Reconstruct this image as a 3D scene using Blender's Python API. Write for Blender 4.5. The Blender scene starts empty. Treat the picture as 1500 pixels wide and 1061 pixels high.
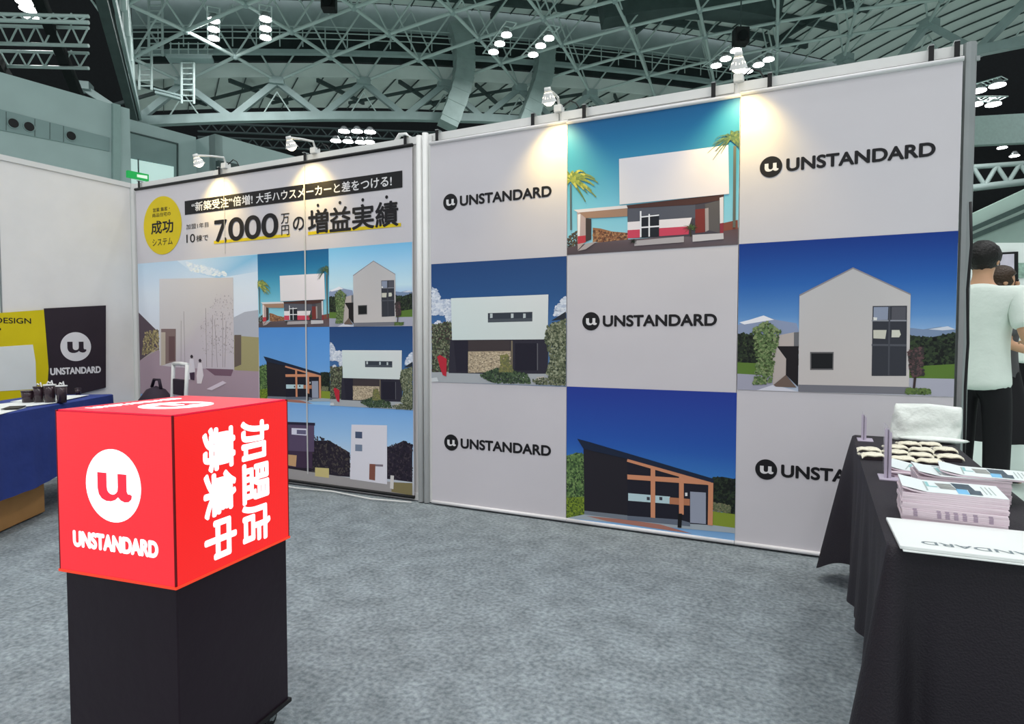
import bpy, bmesh, math, random
from mathutils import Vector, Matrix
random.seed(7)
C = bpy.context.scene.collection
sc = bpy.context.scene

# ------------------------------------------------------------------ camera
CAM = Vector((5.47, -3.589, 1.13)); YAW = math.radians(-26.068); PITCH = math.radians(-2.25); FPX = 924.4
cd = bpy.data.cameras.new('camera'); cam = bpy.data.objects.new('camera', cd); C.objects.link(cam)
cam.location = CAM; cam.rotation_euler = (math.pi/2 + PITCH, 0, -YAW)
cd.sensor_width = 36.0; cd.lens = FPX*36/1500; cd.clip_end = 400
sc.camera = cam
# ------------------------------------------------------------------ world, exposure
w = bpy.data.worlds.new('world'); sc.world = w; w.use_nodes = True
w.node_tree.nodes['Background'].inputs[0].default_value = (0.95, 0.965, 1.0, 1)
w.node_tree.nodes['Background'].inputs[1].default_value = 0.62
sc.view_settings.view_transform = 'Standard'; sc.view_settings.look = 'None'
sc.view_settings.exposure = 0.1; sc.view_settings.gamma = 1.0; sc.view_settings.use_curve_mapping = False
HALL_W = 230.0     # watts of each hall lamp row
SPOT_W = 13.0       # watts of each clip spotlight

# ------------------------------------------------------------------ measuring: photo pixel -> point on a real plane
FW = Vector((math.sin(YAW)*math.cos(PITCH), math.cos(YAW)*math.cos(PITCH), math.sin(PITCH)))
RT = Vector((math.cos(YAW), -math.sin(YAW), 0)); UP = RT.cross(FW)
def ray(px, py): return RT*((px-750)/FPX) + UP*(-(py-530.5)/FPX) + FW
def depth(px, py, d): return CAM + ray(px, py)*d
def hit(px, py, X=None, Y=None, Z=None):
    d = ray(px, py)
    t = (X-CAM.x)/d.x if X is not None else (Y-CAM.y)/d.y if Y is not None else (Z-CAM.z)/d.z
    return CAM + d*t
def hitp(px, py, p, n):
    d = ray(px, py); return CAM + d*((p-CAM).dot(n)/d.dot(n))

# ------------------------------------------------------------------ materials
def lin(v):
    v /= 255.0
    return v/12.92 if v <= .04045 else ((v+.055)/1.055)**2.4
def L(c, k=1.0): return (min(1, lin(c[0])*k), min(1, lin(c[1])*k), min(1, lin(c[2])*k), 1)
MATS = {}
def mat(name, col, rough=.6, metal=0.0, var=0.08, scale=6.0, bump=0.0, bscale=60.0, spec=.4, trans=0.0, alpha=1.0, ior=1.45, coat=0.0, stretch=None):
    """procedural surface: base colour with noise variation and optional bump"""
    if name in MATS: return MATS[name]
    m = bpy.data.materials.new(name); m.use_nodes = True; nt = m.node_tree; b = nt.nodes['Principled BSDF']
    tc = nt.nodes.new('ShaderNodeTexCoord'); src = tc.outputs['Object']
    if stretch:
        mp = nt.nodes.new('ShaderNodeMapping'); mp.inputs['Scale'].default_value = stretch
        nt.links.new(src, mp.inputs['Vector']); src = mp.outputs['Vector']
    n = nt.nodes.new('ShaderNodeTexNoise'); n.inputs['Scale'].default_value = scale; n.inputs['Detail'].default_value = 4
    nt.links.new(src, n.inputs['Vector'])
    r = nt.nodes.new('ShaderNodeValToRGB'); c = L(col)
    r.color_ramp.elements[0].position = .3; r.color_ramp.elements[1].position = .7
    r.color_ramp.elements[0].color = tuple(x*(1-var) for x in c[:3])+(1,)
    r.color_ramp.elements[1].color = tuple(min(1, x*(1+var)) for x in c[:3])+(1,)
    nt.links.new(n.outputs['Fac'], r.inputs['Fac']); nt.links.new(r.outputs['Color'], b.inputs['Base Color'])
    b.inputs['Roughness'].default_value = rough; b.inputs['Metallic'].default_value = metal
    b.inputs['Specular IOR Level'].default_value = spec; b.inputs['IOR'].default_value = ior
    b.inputs['Transmission Weight'].default_value = trans; b.inputs['Alpha'].default_value = alpha; b.inputs['Coat Weight'].default_value = coat
    if bump:
        n2 = nt.nodes.new('ShaderNodeTexNoise'); n2.inputs['Scale'].default_value = bscale; n2.inputs['Detail'].default_value = 3
        nt.links.new(src, n2.inputs['Vector'])
        bp = nt.nodes.new('ShaderNodeBump'); bp.inputs['Strength'].default_value = bump; bp.inputs['Distance'].default_value = .02
        nt.links.new(n2.outputs['Fac'], bp.inputs['Height']); nt.links.new(bp.outputs['Normal'], b.inputs['Normal'])
    MATS[name] = m; return m
def emit(name, col, strength, base=(20, 20, 20)):
    if name in MATS: return MATS[name]
    m = bpy.data.materials.new(name); m.use_nodes = True; b = m.node_tree.nodes['Principled BSDF']
    b.inputs['Base Color'].default_value = L(base); b.inputs['Roughness'].default_value = .5
    b.inputs['Emission Color'].default_value = L(col); b.inputs['Emission Strength'].default_value = strength
    MATS[name] = m; return m
def ink_mat():
    m = bpy.data.materials.new('printed_ink'); m.use_nodes = True; nt = m.node_tree; b = nt.nodes['Principled BSDF']
    a = nt.nodes.new('ShaderNodeVertexColor'); a.layer_name = 'ink'
    nt.links.new(a.outputs['Color'], b.inputs['Base Color']); b.inputs['Roughness'].default_value = .55; b.inputs['Specular IOR Level'].default_value = .3
    return m
INK = ink_mat()
M_white = mat('white_panel', (236, 234, 232), .5, var=.02)
M_cloth = mat('banner_fabric', (214, 210, 215), .6, var=.025, scale=1.6, bump=.22, bscale=2.6)
M_alu = mat('aluminium', (158, 165, 165), .35, .7, var=.05)
M_wpaint = mat('white_enamel', (228, 228, 226), .35, var=.02)
M_black = mat('black_plastic', (22, 22, 24), .45, var=.1)
M_blacktext = mat('black_print', (20, 19, 24), .55, var=.05)
M_whitetext = mat('white_print', (232, 230, 232), .55, var=.02)
M_steel = mat('painted_steel', (160, 178, 178), .5, 0, var=.08, scale=1.5)
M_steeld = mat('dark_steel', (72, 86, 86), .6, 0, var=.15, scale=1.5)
M_roof = mat('roof_sheet', (234, 243, 240), .6, 0, var=.07, scale=.6)
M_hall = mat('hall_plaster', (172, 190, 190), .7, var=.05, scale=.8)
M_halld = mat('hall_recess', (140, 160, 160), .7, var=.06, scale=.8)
M_dark = mat('painted_dark', (14, 20, 22), .9, var=.2)  # near-black; on the far walls it paints in the hall's darkness
M_duct = mat('galvanised_duct', (150, 168, 166), .55, 0, var=.10, scale=2.0)
M_lamp = emit('lamp_glow', (255, 255, 255), 14)
M_bulb = emit('warm_bulb', (255, 240, 205), 9)

# ------------------------------------------------------------------ mesh helpers
class MB:
    def __init__(s): s.v = []; s.f = []
    def add(s, vs, fs):
        o = len(s.v); s.v += [tuple(p) for p in vs]; s.f += [tuple(i+o for i in f) for f in fs]; return s
    def box(s, c, d, rz=0.0, M=None):
        x, y, z = d[0]/2, d[1]/2, d[2]/2; c = Vector(c); R = Matrix.Rotation(rz, 3, 'Z') if M is None else M
        vs = [c + R @ Vector((sx*x, sy*y, sz*z)) for sz in (-1, 1) for sy in (-1, 1) for sx in (-1, 1)]
        return s.add(vs, [(0, 2, 3, 1), (4, 5, 7, 6), (0, 1, 5, 4), (2, 6, 7, 3), (0, 4, 6, 2), (1, 3, 7, 5)])
    def bar(s, a, b, wd, h, up=(0, 0, 1)):
        a = Vector(a); b = Vector(b); d = (b-a).normalized(); r = d.cross(Vector(up))
        if r.length < 1e-4: r = d.cross(Vector((1, 0, 0)))
        r.normalize(); u = r.cross(d); M = Matrix((r, d, u)).transposed()
        return s.box((a+b)/2, (wd, (b-a).length, h), M=M)
    def cyl(s, a, b, r, r2=None, n=12, cap=True):
        a = Vector(a); b = Vector(b); r2 = r if r2 is None else r2; d = (b-a).normalized()
        x = d.orthogonal().normalized(); y = d.cross(x); vs = []
        for p, q in ((a, r), (b, r2)):
            vs += [p + (x*math.cos(2*math.pi*i/n) + y*math.sin(2*math.pi*i/n))*q for i in range(n)]
        fs = [(i, (i+1) % n, n+(i+1) % n, n+i) for i in range(n)]
        if cap: fs += [tuple(range(n-1, -1, -1)), tuple(range(n, 2*n))]
        return s.add(vs, fs)
    def tube(s, pts, r, n=8):
        pts = [Vector(p) for p in pts]; vs = []; fs = []; prev = None
        for k, p in enumerate(pts):
            d = (pts[min(k+1, len(pts)-1)] - pts[max(k-1, 0)]).normalized()
            x = d.orthogonal() if prev is None else prev - d*prev.dot(d)
            x.normalize(); prev = x; y = d.cross(x); q = r[k] if isinstance(r, (list, tuple)) else r
            vs += [p + (x*math.cos(2*math.pi*i/n) + y*math.sin(2*math.pi*i/n))*q for i in range(n)]
        for k in range(len(pts)-1):
            fs += [(k*n+i, k*n+(i+1) % n, (k+1)*n+(i+1) % n, (k+1)*n+i) for i in range(n)]
        fs += [tuple(range(n-1, -1, -1)), tuple(range((len(pts)-1)*n, len(pts)*n))]
        return s.add(vs, fs)
    def prism(s, pts, off):
        n = len(pts); pts = [Vector(p) for p in pts]; off = Vector(off)
        return s.add(pts + [p+off for p in pts], [tuple(range(n-1, -1, -1)), tuple(range(n, 2*n))] + [(i, (i+1) % n, n+(i+1) % n, n+i) for i in range(n)])
    def ball(s, c, r, n=10, sq=(1, 1, 1)):
        c = Vector(c); vs = [c+Vector((0, 0, -r*sq[2]))]; m = n//2
        for j in range(1, m):
            a = -math.pi/2 + math.pi*j/m
            vs += [c+Vector((math.cos(a)*math.cos(2*math.pi*i/n)*r*sq[0], math.cos(a)*math.sin(2*math.pi*i/n)*r*sq[1], math.sin(a)*r*sq[2])) for i in range(n)]
        vs.append(c+Vector((0, 0, r*sq[2]))); fs = [(0, 1+(i+1) % n, 1+i) for i in range(n)]
        for j in range(m-2):
            fs += [(1+j*n+i, 1+j*n+(i+1) % n, 1+(j+1)*n+(i+1) % n, 1+(j+1)*n+i) for i in range(n)]
        t = len(vs)-1; o = 1+(m-2)*n
        fs += [(o+i, o+(i+1) % n, t) for i in range(n)]
        return s.add(vs, fs)
    def mesh(s, name):
        m = bpy.data.meshes.new(name); m.from_pydata(s.v, [], s.f); bm = bmesh.new(); bm.from_mesh(m)
        bmesh.ops.recalc_face_normals(bm, faces=bm.faces); bm.to_mesh(m); bm.free(); return m
    def build(s, name, m, parent=None, smooth=False, bevel=0.0):
        o = bpy.data.objects.new(name, s.mesh(name)); C.objects.link(o); o.data.materials.append(m); o.parent = parent
        if smooth:
            for p in o.data.polygons: p.use_smooth = True
        if bevel:
            b = o.modifiers.new('bevel', 'BEVEL'); b.width = bevel; b.segments = 2; b.limit_method = 'ANGLE'
        return o
def autosmooth(o, ang=40):
    bm = bmesh.new(); bm.from_mesh(o.data)
    for f in bm.faces: f.smooth = True
    for e in bm.edges:
        if len(e.link_faces) == 2 and e.calc_face_angle(0) > math.radians(ang): e.smooth = False
    bm.to_mesh(o.data); bm.free(); return o
def empty(name, loc=(0, 0, 0), rz=0.0):
    o = bpy.data.objects.new(name, None); C.objects.link(o); o.location = loc; o.rotation_euler = (0, 0, rz); return o
def tag(o, label=None, cat=None, group=None, kind=None):
    if label: o['label'] = label
    if cat: o['category'] = cat
    if group: o['group'] = group
    if kind: o['kind'] = kind
    return o
def struct(o, label=None): return tag(o, label, kind='structure')
def link_mesh(name, me, parent=None, mtx=None):
    o = bpy.data.objects.new(name, me); C.objects.link(o); o.parent = parent
    if mtx is not None: o.matrix_basis = mtx
    return o
def copy_tree(o, parent=None):
    c = o.copy(); C.objects.link(c); c.parent = parent
    for ch in list(o.children): copy_tree(ch, c)
    return c
def lettering(name, body, m, parent, org, xd, yd, width=None, height=None, bold=0.0, depth_=0.0004, cap=0.72, center=False, space=1.0):
    """flat lettering; org = lower left (or centre) of the text, xd / yd = its directions, scaled to width and cap height"""
    c = bpy.data.curves.new(name, 'FONT'); c.body = body; c.offset = bold; c.size = 1; c.space_character = space
    o = bpy.data.objects.new(name, c); C.objects.link(o)
    dg = bpy.context.evaluated_depsgraph_get(); me = bpy.data.meshes.new_from_object(o.evaluated_get(dg))
    bpy.data.objects.remove(o); bpy.data.curves.remove(c)
    xs = [v.co.x for v in me.vertices]; ys = [v.co.y for v in me.vertices]
    x0, x1, y0, y1 = min(xs), max(xs), min(ys), max(ys)
    sx = width/(x1-x0) if width else None; sy = height/(y1-y0) if height else None
    sx = sx or sy; sy = sy or sx
    org = Vector(org); xd = Vector(xd).normalized(); yd = Vector(yd).normalized(); nd = xd.cross(yd)
    ox = (x0+x1)/2 if center else x0; oy = (y0+y1)/2 if center else y0
    for v in me.vertices: v.co = org + xd*((v.co.x-ox)*sx) + yd*((v.co.y-oy)*sy) + nd*depth_
    me.materials.clear(); me.materials.append(m); me.name = name
    return link_mesh(name, me, parent)
def strike(name, body, m, par, org, xd, yd, width, height, d=.0, h=.0006, **k):
    """bold lettering: the same flat glyphs struck several times side by side"""
    xd = Vector(xd).normalized(); yd = Vector(yd).normalized()
    o = lettering(name, body, m, par, org, xd, yd, width, height, 0, h, **k); me = o.data
    bm = bmesh.new(); bm.from_mesh(me); n = xd.cross(yd); vs = list(bm.verts); geo = list(bm.verts)+list(bm.edges)+list(bm.faces)
    for q, (a, b) in enumerate(((1, 0), (-1, 0), (0, 1), (0, -1), (.7, .7), (-.7, .7), (.7, -.7), (-.7, -.7))):
        r = bmesh.ops.duplicate(bm, geom=geo); bmesh.ops.translate(bm, verts=[v for v in r['geom'] if isinstance(v, bmesh.types.BMVert)], vec=(xd*a+yd*b)*d+n*(q+1)*1e-5)
    bm.to_mesh(me); bm.free(); return o
def u_shape():
    """outline of the lower case letter in the round emblem, unit circle coordinates"""
    p = [(-.56, .34), (-.22, .34), (-.22, -.02)]
    p += [(-.02+.20*math.cos(a), -.06+.18*math.sin(a)) for a in [math.pi + math.pi*i/8 for i in range(1, 8)]]
    p += [(.18, -.02), (.18, .34), (.50, .34), (.50, -.12), (.54, -.19), (.62, -.19), (.68, -.22), (.66, -.32), (.56, -.40), (.42, -.42), (.28, -.38), (.18, -.30)]
    p += [(.08, -.38), (-.08, -.43), (-.26, -.43), (-.42, -.37), (-.52, -.26), (-.56, -.10)]
    return p
def emblem(parent, org, xd, yd, r, m_disc, m_u, h=0.0004):
    org = Vector(org); xd = Vector(xd).normalized(); yd = Vector(yd).normalized(); nd = xd.cross(yd)
    MB().add([org+(xd*math.cos(2*math.pi*i/48)+yd*math.sin(2*math.pi*i/48))*r+nd*h for i in range(48)], [tuple(range(48))]).build('emblem_disc', m_disc, parent)
    MB().add([org+(xd*x+yd*y)*r+nd*h*2.2 for x, y in u_shape()], [tuple(range(len(u_shape())))]).build('emblem_letter', m_u, parent)

# ================================================================== THE SETTING
# floors
MB().box((0, 20, -.03), (140, 120, .04)).build('floor_hall', mat('hall_concrete', (186, 204, 196), .28, var=.08, scale=.5, spec=.5)); struct(bpy.data.objects['floor_hall'], 'pale green polished concrete hall floor')
def carpet_mat():
    m = bpy.data.materials.new('needle_punch_carpet'); m.use_nodes = True; nt = m.node_tree; b = nt.nodes['Principled BSDF']
    tc = nt.nodes.new('ShaderNodeTexCoord'); mix = nt.nodes.new('ShaderNodeMixRGB'); mix.blend_type = 'MULTIPLY'; mix.inputs[0].default_value = 1
    cols = []
    for sc_, a, c_, lo, hi in ((55, (126, 136, 141), (166, 175, 180), .34, .66), (7, (215, 215, 215), (255, 255, 255), .3, .7)):
        n = nt.nodes.new('ShaderNodeTexNoise'); n.inputs['Scale'].default_value = sc_; n.inputs['Detail'].default_value = 6
        r = nt.nodes.new('ShaderNodeValToRGB'); r.color_ramp.elements[0].position = lo; r.color_ramp.elements[1].position = hi
        r.color_ramp.elements[0].color = L(a); r.color_ramp.elements[1].color = L(c_)
        nt.links.new(tc.outputs['Object'], n.inputs['Vector']); nt.links.new(n.outputs['Fac'], r.inputs['Fac']); cols.append(r)
    nt.links.new(cols[0].outputs['Color'], mix.inputs[1]); nt.links.new(cols[1].outputs['Color'], mix.inputs[2])
    nt.links.new(mix.outputs['Color'], b.inputs['Base Color']); b.inputs['Roughness'].default_value = .95; b.inputs['Specular IOR Level'].default_value = .1
    n = nt.nodes.new('ShaderNodeTexNoise'); n.inputs['Scale'].default_value = 220
    bp = nt.nodes.new('ShaderNodeBump'); bp.inputs['Strength'].default_value = .5; bp.inputs['Distance'].default_value = .006
    nt.links.new(tc.outputs['Object'], n.inputs['Vector']); nt.links.new(n.outputs['Fac'], bp.inputs['Height']); nt.links.new(bp.outputs['Normal'], b.inputs['Normal'])
    return m
struct(MB().box((3.03, -4.0, -.004), (6.16, 8.1, .008)).build('floor_carpet', carpet_mat()), 'grey needle-punch carpet of the booth')

# back wall of the booth: six system panels, posts and rails
HW = 2.48
wb = struct(empty('wall_back'), 'white system panel wall at the back of the booth')
pm = MB().box((0, 0, 0), (.985, .012, HW-.05)).mesh('panel'); pm.materials.append(M_white)
rail = MB().box((0, 0, 0), (.985, .03, .05)).mesh('rail'); rail.materials.append(M_wpaint)
for k in range(6):
    x = .02 + .5 + k*1.005
    link_mesh('panel', pm, wb, Matrix.Translation((x, .012, HW/2)))
    link_mesh('top_rail', rail, wb, Matrix.Translation((x, .012, HW-.022)))
    link_mesh('bottom_rail', rail, wb, Matrix.Translation((x, .012, .03)))
for x in (.02, 1.02, 2.03, 3.04, 4.05, 5.05):
    MB().cyl((x, .012, .008), (x, .012, HW), .02, n=8).build('post', M_wpaint, wb)
for x, m, zt in ((3.035, M_wpaint, HW-.005), (3.083, M_wpaint, HW+.006)):
    MB().cyl((x, -.022, .008), (x, -.022, zt), .021, n=16).build('front_post', m, wb, True)
MB().box((3.115, -.008, HW/2), (.03, .02, HW-.02)).build('joint_strip', M_wpaint, wb)
MB().cyl((6.065, 0, .008), (6.065, 0, HW+.004), .026, n=8).build('end_post', M_alu, wb)
for z in (HW-.07, .1): MB().box((6.093, 0, z), (.02, .012, .02)).build('post_hook', M_alu, wb)
# left wall of the booth
wl = struct(empty('wall_left'), 'white system panel wall on the left of the booth')
MB().cyl((-.004, .004, .008), (-.004, .004, HW), .036, n=8).build('corner_post', M_wpaint, wl)
for k in range(3):
    MB().box((-.012, -.53-k*1.005, HW/2), (.012, .99, HW-.04)).build('panel', M_white, wl)
    MB().box((-.012, -.53-k*1.005, HW-.018), (.03, .99, .04)).build('top_rail', M_wpaint, wl)
for y in (-1.033, -2.04): MB().box((-.004, y, HW/2), (.006, .008, HW-.06)).build('panel_joint', M_alu, wl)

# ---- hall walls far left
HD = Vector((math.sin(math.radians(7.4)), math.cos(math.radians(7.4)), 0)); HN = Vector((HD.y, -HD.x, 0))   # along / facing the hall
def wall_slab(name, a, b, ztop, m, label, thick=.4, zb=0.0):
    a = Vector((a.x, a.y, 0)); b = Vector((b.x, b.y, 0)); n = (b-a).normalized().cross(Vector((0, 0, 1)))*thick*-1
    return struct(MB().prism([a+Vector((0, 0, zb)), b+Vector((0, 0, zb)), b+n+Vector((0, 0, zb)), a+n+Vector((0, 0, zb))], (0, 0, ztop-zb)).build(name, m), label)
E1 = depth(163, 152, 20.0); Z1 = E1.z
w1 = wall_slab('wall_hall_left', E1-HD*16, E1+HD*.55, Z1, M_hall, 'grey green hall wall with a dark band and round nozzles')
def on1(px, py, off=0.0): return hitp(px, py, E1+HN*off, HN)
def quad_on(pts, thick, name, m, parent):
    return MB().prism(pts, HN*thick).build(name, m, parent)
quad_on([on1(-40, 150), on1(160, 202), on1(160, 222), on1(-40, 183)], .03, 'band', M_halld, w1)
for x0 in (8, 50, 72, 92):
    t = (x0)/160; quad_on([on1(x0, 162+40*t), on1(x0+.8, 162+40*t), on1(x0+.8, 190+32*t), on1(x0, 190+32*t)], .036, 'band_joint', M_steeld, w1)
for x0, y0 in ((18.5, 181), (41.5, 186), (103, 199.5)):
    p = on1(x0, y0); MB().cyl(p+HN*.02, p+HN*.07, .125, n=20).build('air_nozzle', M_black, w1); MB().cyl(p+HN*.02, p+HN*.06, .15, n=20).build('nozzle_ring', M_halld, w1)
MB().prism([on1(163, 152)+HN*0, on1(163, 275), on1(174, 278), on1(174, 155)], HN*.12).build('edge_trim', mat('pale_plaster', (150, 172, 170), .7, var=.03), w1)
O2 = E1 - HN*1.6
def on2(px, py, off=0.0): return hitp(px, py, O2+HN*off, HN)
A2 = on2(172, 175); B2 = on2(287, 201)
w2 = wall_slab('wall_hall_recess', Vector((A2.x, A2.y, 0))-HD*3, B2, B2.z, M_hall, 'recessed grey green hall wall with a shutter frame')
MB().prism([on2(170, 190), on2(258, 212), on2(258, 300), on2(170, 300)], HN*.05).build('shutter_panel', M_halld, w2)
MB().prism([on2(170, 188.5), on2(259.5, 210.5), on2(259.5, 300), on2(257.5, 300), on2(257.5, 212), on2(170, 190.2)], HN*.09).build('shutter_frame', M_steeld, w2)
MB().prism([on2(177, 231), on2(252, 245), on2(252, 330), on2(177, 330)], HN*.12).build('white_board', emit('board_added_glow', (215, 255, 250), .35, (220, 235, 230)), w2)  # plain white board with a weak glow added to its colour
C3a = hitp(315, 196, B2, HD)
w3 = wall_slab('wall_hall_return', B2, C3a, C3a.z, M_hall, 'short return of the hall wall', .3)
def on3(px, py): return hitp(px, py, C3a, HN)
C3b = on3(520, 250)
w4 = wall_slab('wall_hall_far', C3a, C3b, C3a.z, M_hall, 'far grey green hall wall')
MB().prism([on3(316, 236), on3(345, 242), on3(345, 275), on3(316, 275)], HN*.2).build('vent_box', M_steeld, w4)

# ---- roof: double layer space frame carried by a ring of girders
OX, OY = -19.79, 20.637; GA = Vector((3.374, .2166, 0)); GB = Vector((-.1735, 2.7025, 0))
def node(i, j, dz=0.0):
    v = i-j; u = i+j-6
    return Vector((OX, OY, 15.325 + .459*v + .108*u - .058*v*v - .012*u*u + dz)) + GA*i + GB*j
def ns(s, v, dz=0.0): return node((s+v)/2, (s-v)/2, dz)     # s = along the ring (i+j), v = into the hall (i-j)
frame = struct(empty('roof_space_frame', (0, 0, 0)), 'grey green tubular space frame under the hall roof')
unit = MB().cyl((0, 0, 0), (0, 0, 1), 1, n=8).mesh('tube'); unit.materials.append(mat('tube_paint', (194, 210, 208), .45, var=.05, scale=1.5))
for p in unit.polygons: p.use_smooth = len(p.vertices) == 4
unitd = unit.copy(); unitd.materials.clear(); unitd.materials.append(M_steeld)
def strut(name, a, b, r, parent, me=None):
    d = b-a; q = Vector((0, 0, 1)).rotation_difference(d).to_matrix().to_4x4()
    return link_mesh(name, me or unit, parent, Matrix.Translation(a) @ q @ Matrix.Diagonal((r, r, d.length, 1)))
inside = lambda i, j: 0 <= i-j <= 8 and -3 <= i+j <= 13
ball = MB().ball((0, 0, 0), .16, 10).mesh('node_ball'); ball.materials.append(M_steel)
nodes = [(i, j) for i in range(-2, 12) for j in range(-6, 8) if inside(i, j)]
for i, j in nodes:
    link_mesh('node_ball', ball, frame, Matrix.Translation(node(i, j)))
    for di, dj in ((1, 0), (0, 1)):
        if inside(i+di, j+dj): strut('chord_tube', node(i, j), node(i+di, j+dj), .078, frame)
    if i-j <= 6:
        top = node(i, j)
        for ei, ej in ((.5, .5), (-.5, -.5)):
            strut('web_tube', top, node(i+ei+.25, j+ej-.25, 3.1), .045, frame)
def girder(name, label, pts_top, drop, parent=None, hang=True):
    """heavy V truss: plates on top, diagonals, bottom chord"""
    g = struct(empty(name), label)
    bot = [(pts_top[k]+pts_top[k+1])/2 - Vector((0, 0, drop)) for k in range(len(pts_top)-1)]
    s0 = pts_top[0] - (bot[1]-bot[0])/2*0 - Vector((0, 0, drop)); e0 = pts_top[-1] - Vector((0, 0, drop))
    chain = [s0]+bot+[e0]
    for a, b in zip(chain[:-1], chain[1:]): MB().bar(a, b, .42, .42).build('bottom_chord', M_steel, g)
    for k, p in enumerate(pts_top):
        MB().box(p, (.7, .7, .35), math.radians(42)).build('gusset_plate', M_steel, g)
        for q in ([bot[k-1]] if k > 0 else []) + ([bot[k]] if k < len(bot) else []): MB().bar(p, q, .30, .30).build('diagonal', M_steel, g)
        if hang and 0 < k < len(pts_top)-1:
            m = p - Vector((0, 0, .5))
            for q in (bot[k-1], bot[k]): strut('hanger_rod', m, p.lerp(q, .36)-Vector((0, 0, drop*.64)), .035, g)
    return g
girder('back_girder', 'grey V-truss girder along the back of the roof', [ns(s, 0, -.05) for s in range(-4, 15, 2)], 1.75)
girder('side_girder_right', 'heavy V-truss girder on the right of the roof', [ns(13, v) for v in (0, 2, 3, 5, 7, 9)], 1.9)
gl = struct(empty('side_girder_left'), 'dark slanting girder at the left of the roof')
MB().bar(ns(-3.0, -.1, -1.75), ns(-3.3, 6.5, -1.6), .34, .5).build('bottom_chord', M_steeld, gl)
MB().bar(ns(-2.88, -.1, -1.6), ns(-3.15, 6.5, -1.45), .10, .36).build('chord_flange', M_steel, gl)
for v in range(0, 6):
    strut('diagonal', ns(-3, v, 0), ns(-3, v+.5, -1.7), .11, gl); strut('diagonal', ns(-3, v+.5, -1.7), ns(-3, v+1, 0), .11, gl)
    strut('top_chord', ns(-3, v, 0), ns(-3, v+1, 0), .10, gl)
lo = struct(empty('outer_roof_beam'), 'dark inclined roof beams at the upper left')
for s in (-3.75, -4.7): MB().bar(ns(s, -.6, -2.3), ns(s-.3, 6.5, -1.9), .30, .42).build('beam', M_dark, lo)
# roof sheets
def sheet(name, s0, s1, v0, v1, dz, m, label, nsu=24, nv=14, seam=0.5):
    r = struct(empty(name), label); vs = []; fs = []
    f = dz if callable(dz) else (lambda s, v: dz)
    for a in range(nv+1):
        for b in range(nsu+1):
            s = s0+(s1-s0)*b/nsu; v = v0+(v1-v0)*a/nv; vs.append(ns(s, v, f(s, v)))
    for a in range(nv):
        for b in range(nsu):
            k = a*(nsu+1)+b; fs.append((k, k+1, k+nsu+2, k+nsu+1))
    MB().add(vs, fs).build('roof_sheet', m, r)
    sm = MB(); s = s0
    while s < s1:
        for a in range(nv):
            va, vb = v0+(v1-v0)*a/nv, v0+(v1-v0)*(a+1)/nv
            sm.bar(ns(s, va, f(s, va)-.06), ns(s, vb, f(s, vb)-.06), .03, .08)
        s += seam
    tag(sm.build('roof_seam', M_steeld, r), kind='stuff'); return r
up = sheet('ceiling', -9, 19, .5, 12, 3.4, M_roof, 'grey green ribbed roof sheets of the hall', seam=.5)
for v in (1.0, 1.9, 2.8, 3.7, 4.6, 5.5): 
    for s in range(-4, 14, 2): MB().bar(ns(s, v, 3.2), ns(s+2, v, 3.2), .22, .34).build('purlin', M_steeld, up)
for s in range(-3, 15, 4):
    for v in range(0, 6): MB().bar(ns(s, v+.5, 3.1), ns(s, v+1.5, 3.1), .14, .30).build('rafter', M_steeld, up)
lowr = sheet('ceiling_outer', -3, 19, -3.2, -.2, lambda s, v: .75-.459*v+.058*v*v-.02*v, M_roof, 'lower outer roof behind the girder', seam=.6)
for s in range(-3, 14, 2):
    MB().bar(ns(s, -.4, .55), ns(s+1.6, -2.2, 1.7), .14, .2).build('brace', M_steeld, lowr)
    MB().bar(ns(s+1.2, -.4, .5), ns(s-.8, -2.2, 1.7), .10, .16).build('brace', M_steeld, lowr)
# clerestory band, catwalk, and a dark panel painted as the shaded gap
cw = struct(empty('roof_catwalk'), 'dark catwalk with railings along the back girder')
def bandq(s0, s1, v, za, zb, name, m, par, th=.1):
    for k in range(int((s1-s0)/2)):
        a, b = ns(s0+2*k, v), ns(s0+2*k+2, v); n = (b-a).cross(Vector((0, 0, 1))).normalized()*th
        MB().prism([a+Vector((0, 0, za)), b+Vector((0, 0, za)), b+Vector((0, 0, zb)), a+Vector((0, 0, zb))], n).build(name, m, par)
bandq(-3, 17, .3, 2.2, 3.6, 'fascia', M_steel, cw)
bandq(-3, 17, -.1, 1.1, 4.2, 'painted_gap', mat('gap_darkness_paint', (40, 52, 52), .8, var=.3, scale=1.2), cw)
bandq(-3, 17, .25, .98, 1.18, 'deck_edge', M_steel, cw, .3)
bandq(-3, 17, -.05, .25, .95, 'lower_fascia', M_roof, cw)
for z in (1.5, 1.8, 2.1):
    for s in range(-3, 17, 2): strut('rail', ns(s, .5, z), ns(s+2, .5, z), .03, cw)
for k in range(41): strut('rail_post', ns(-3+k*.5, .5, 1.1), ns(-3+k*.5, .5, 2.1), .03, cw)
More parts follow.
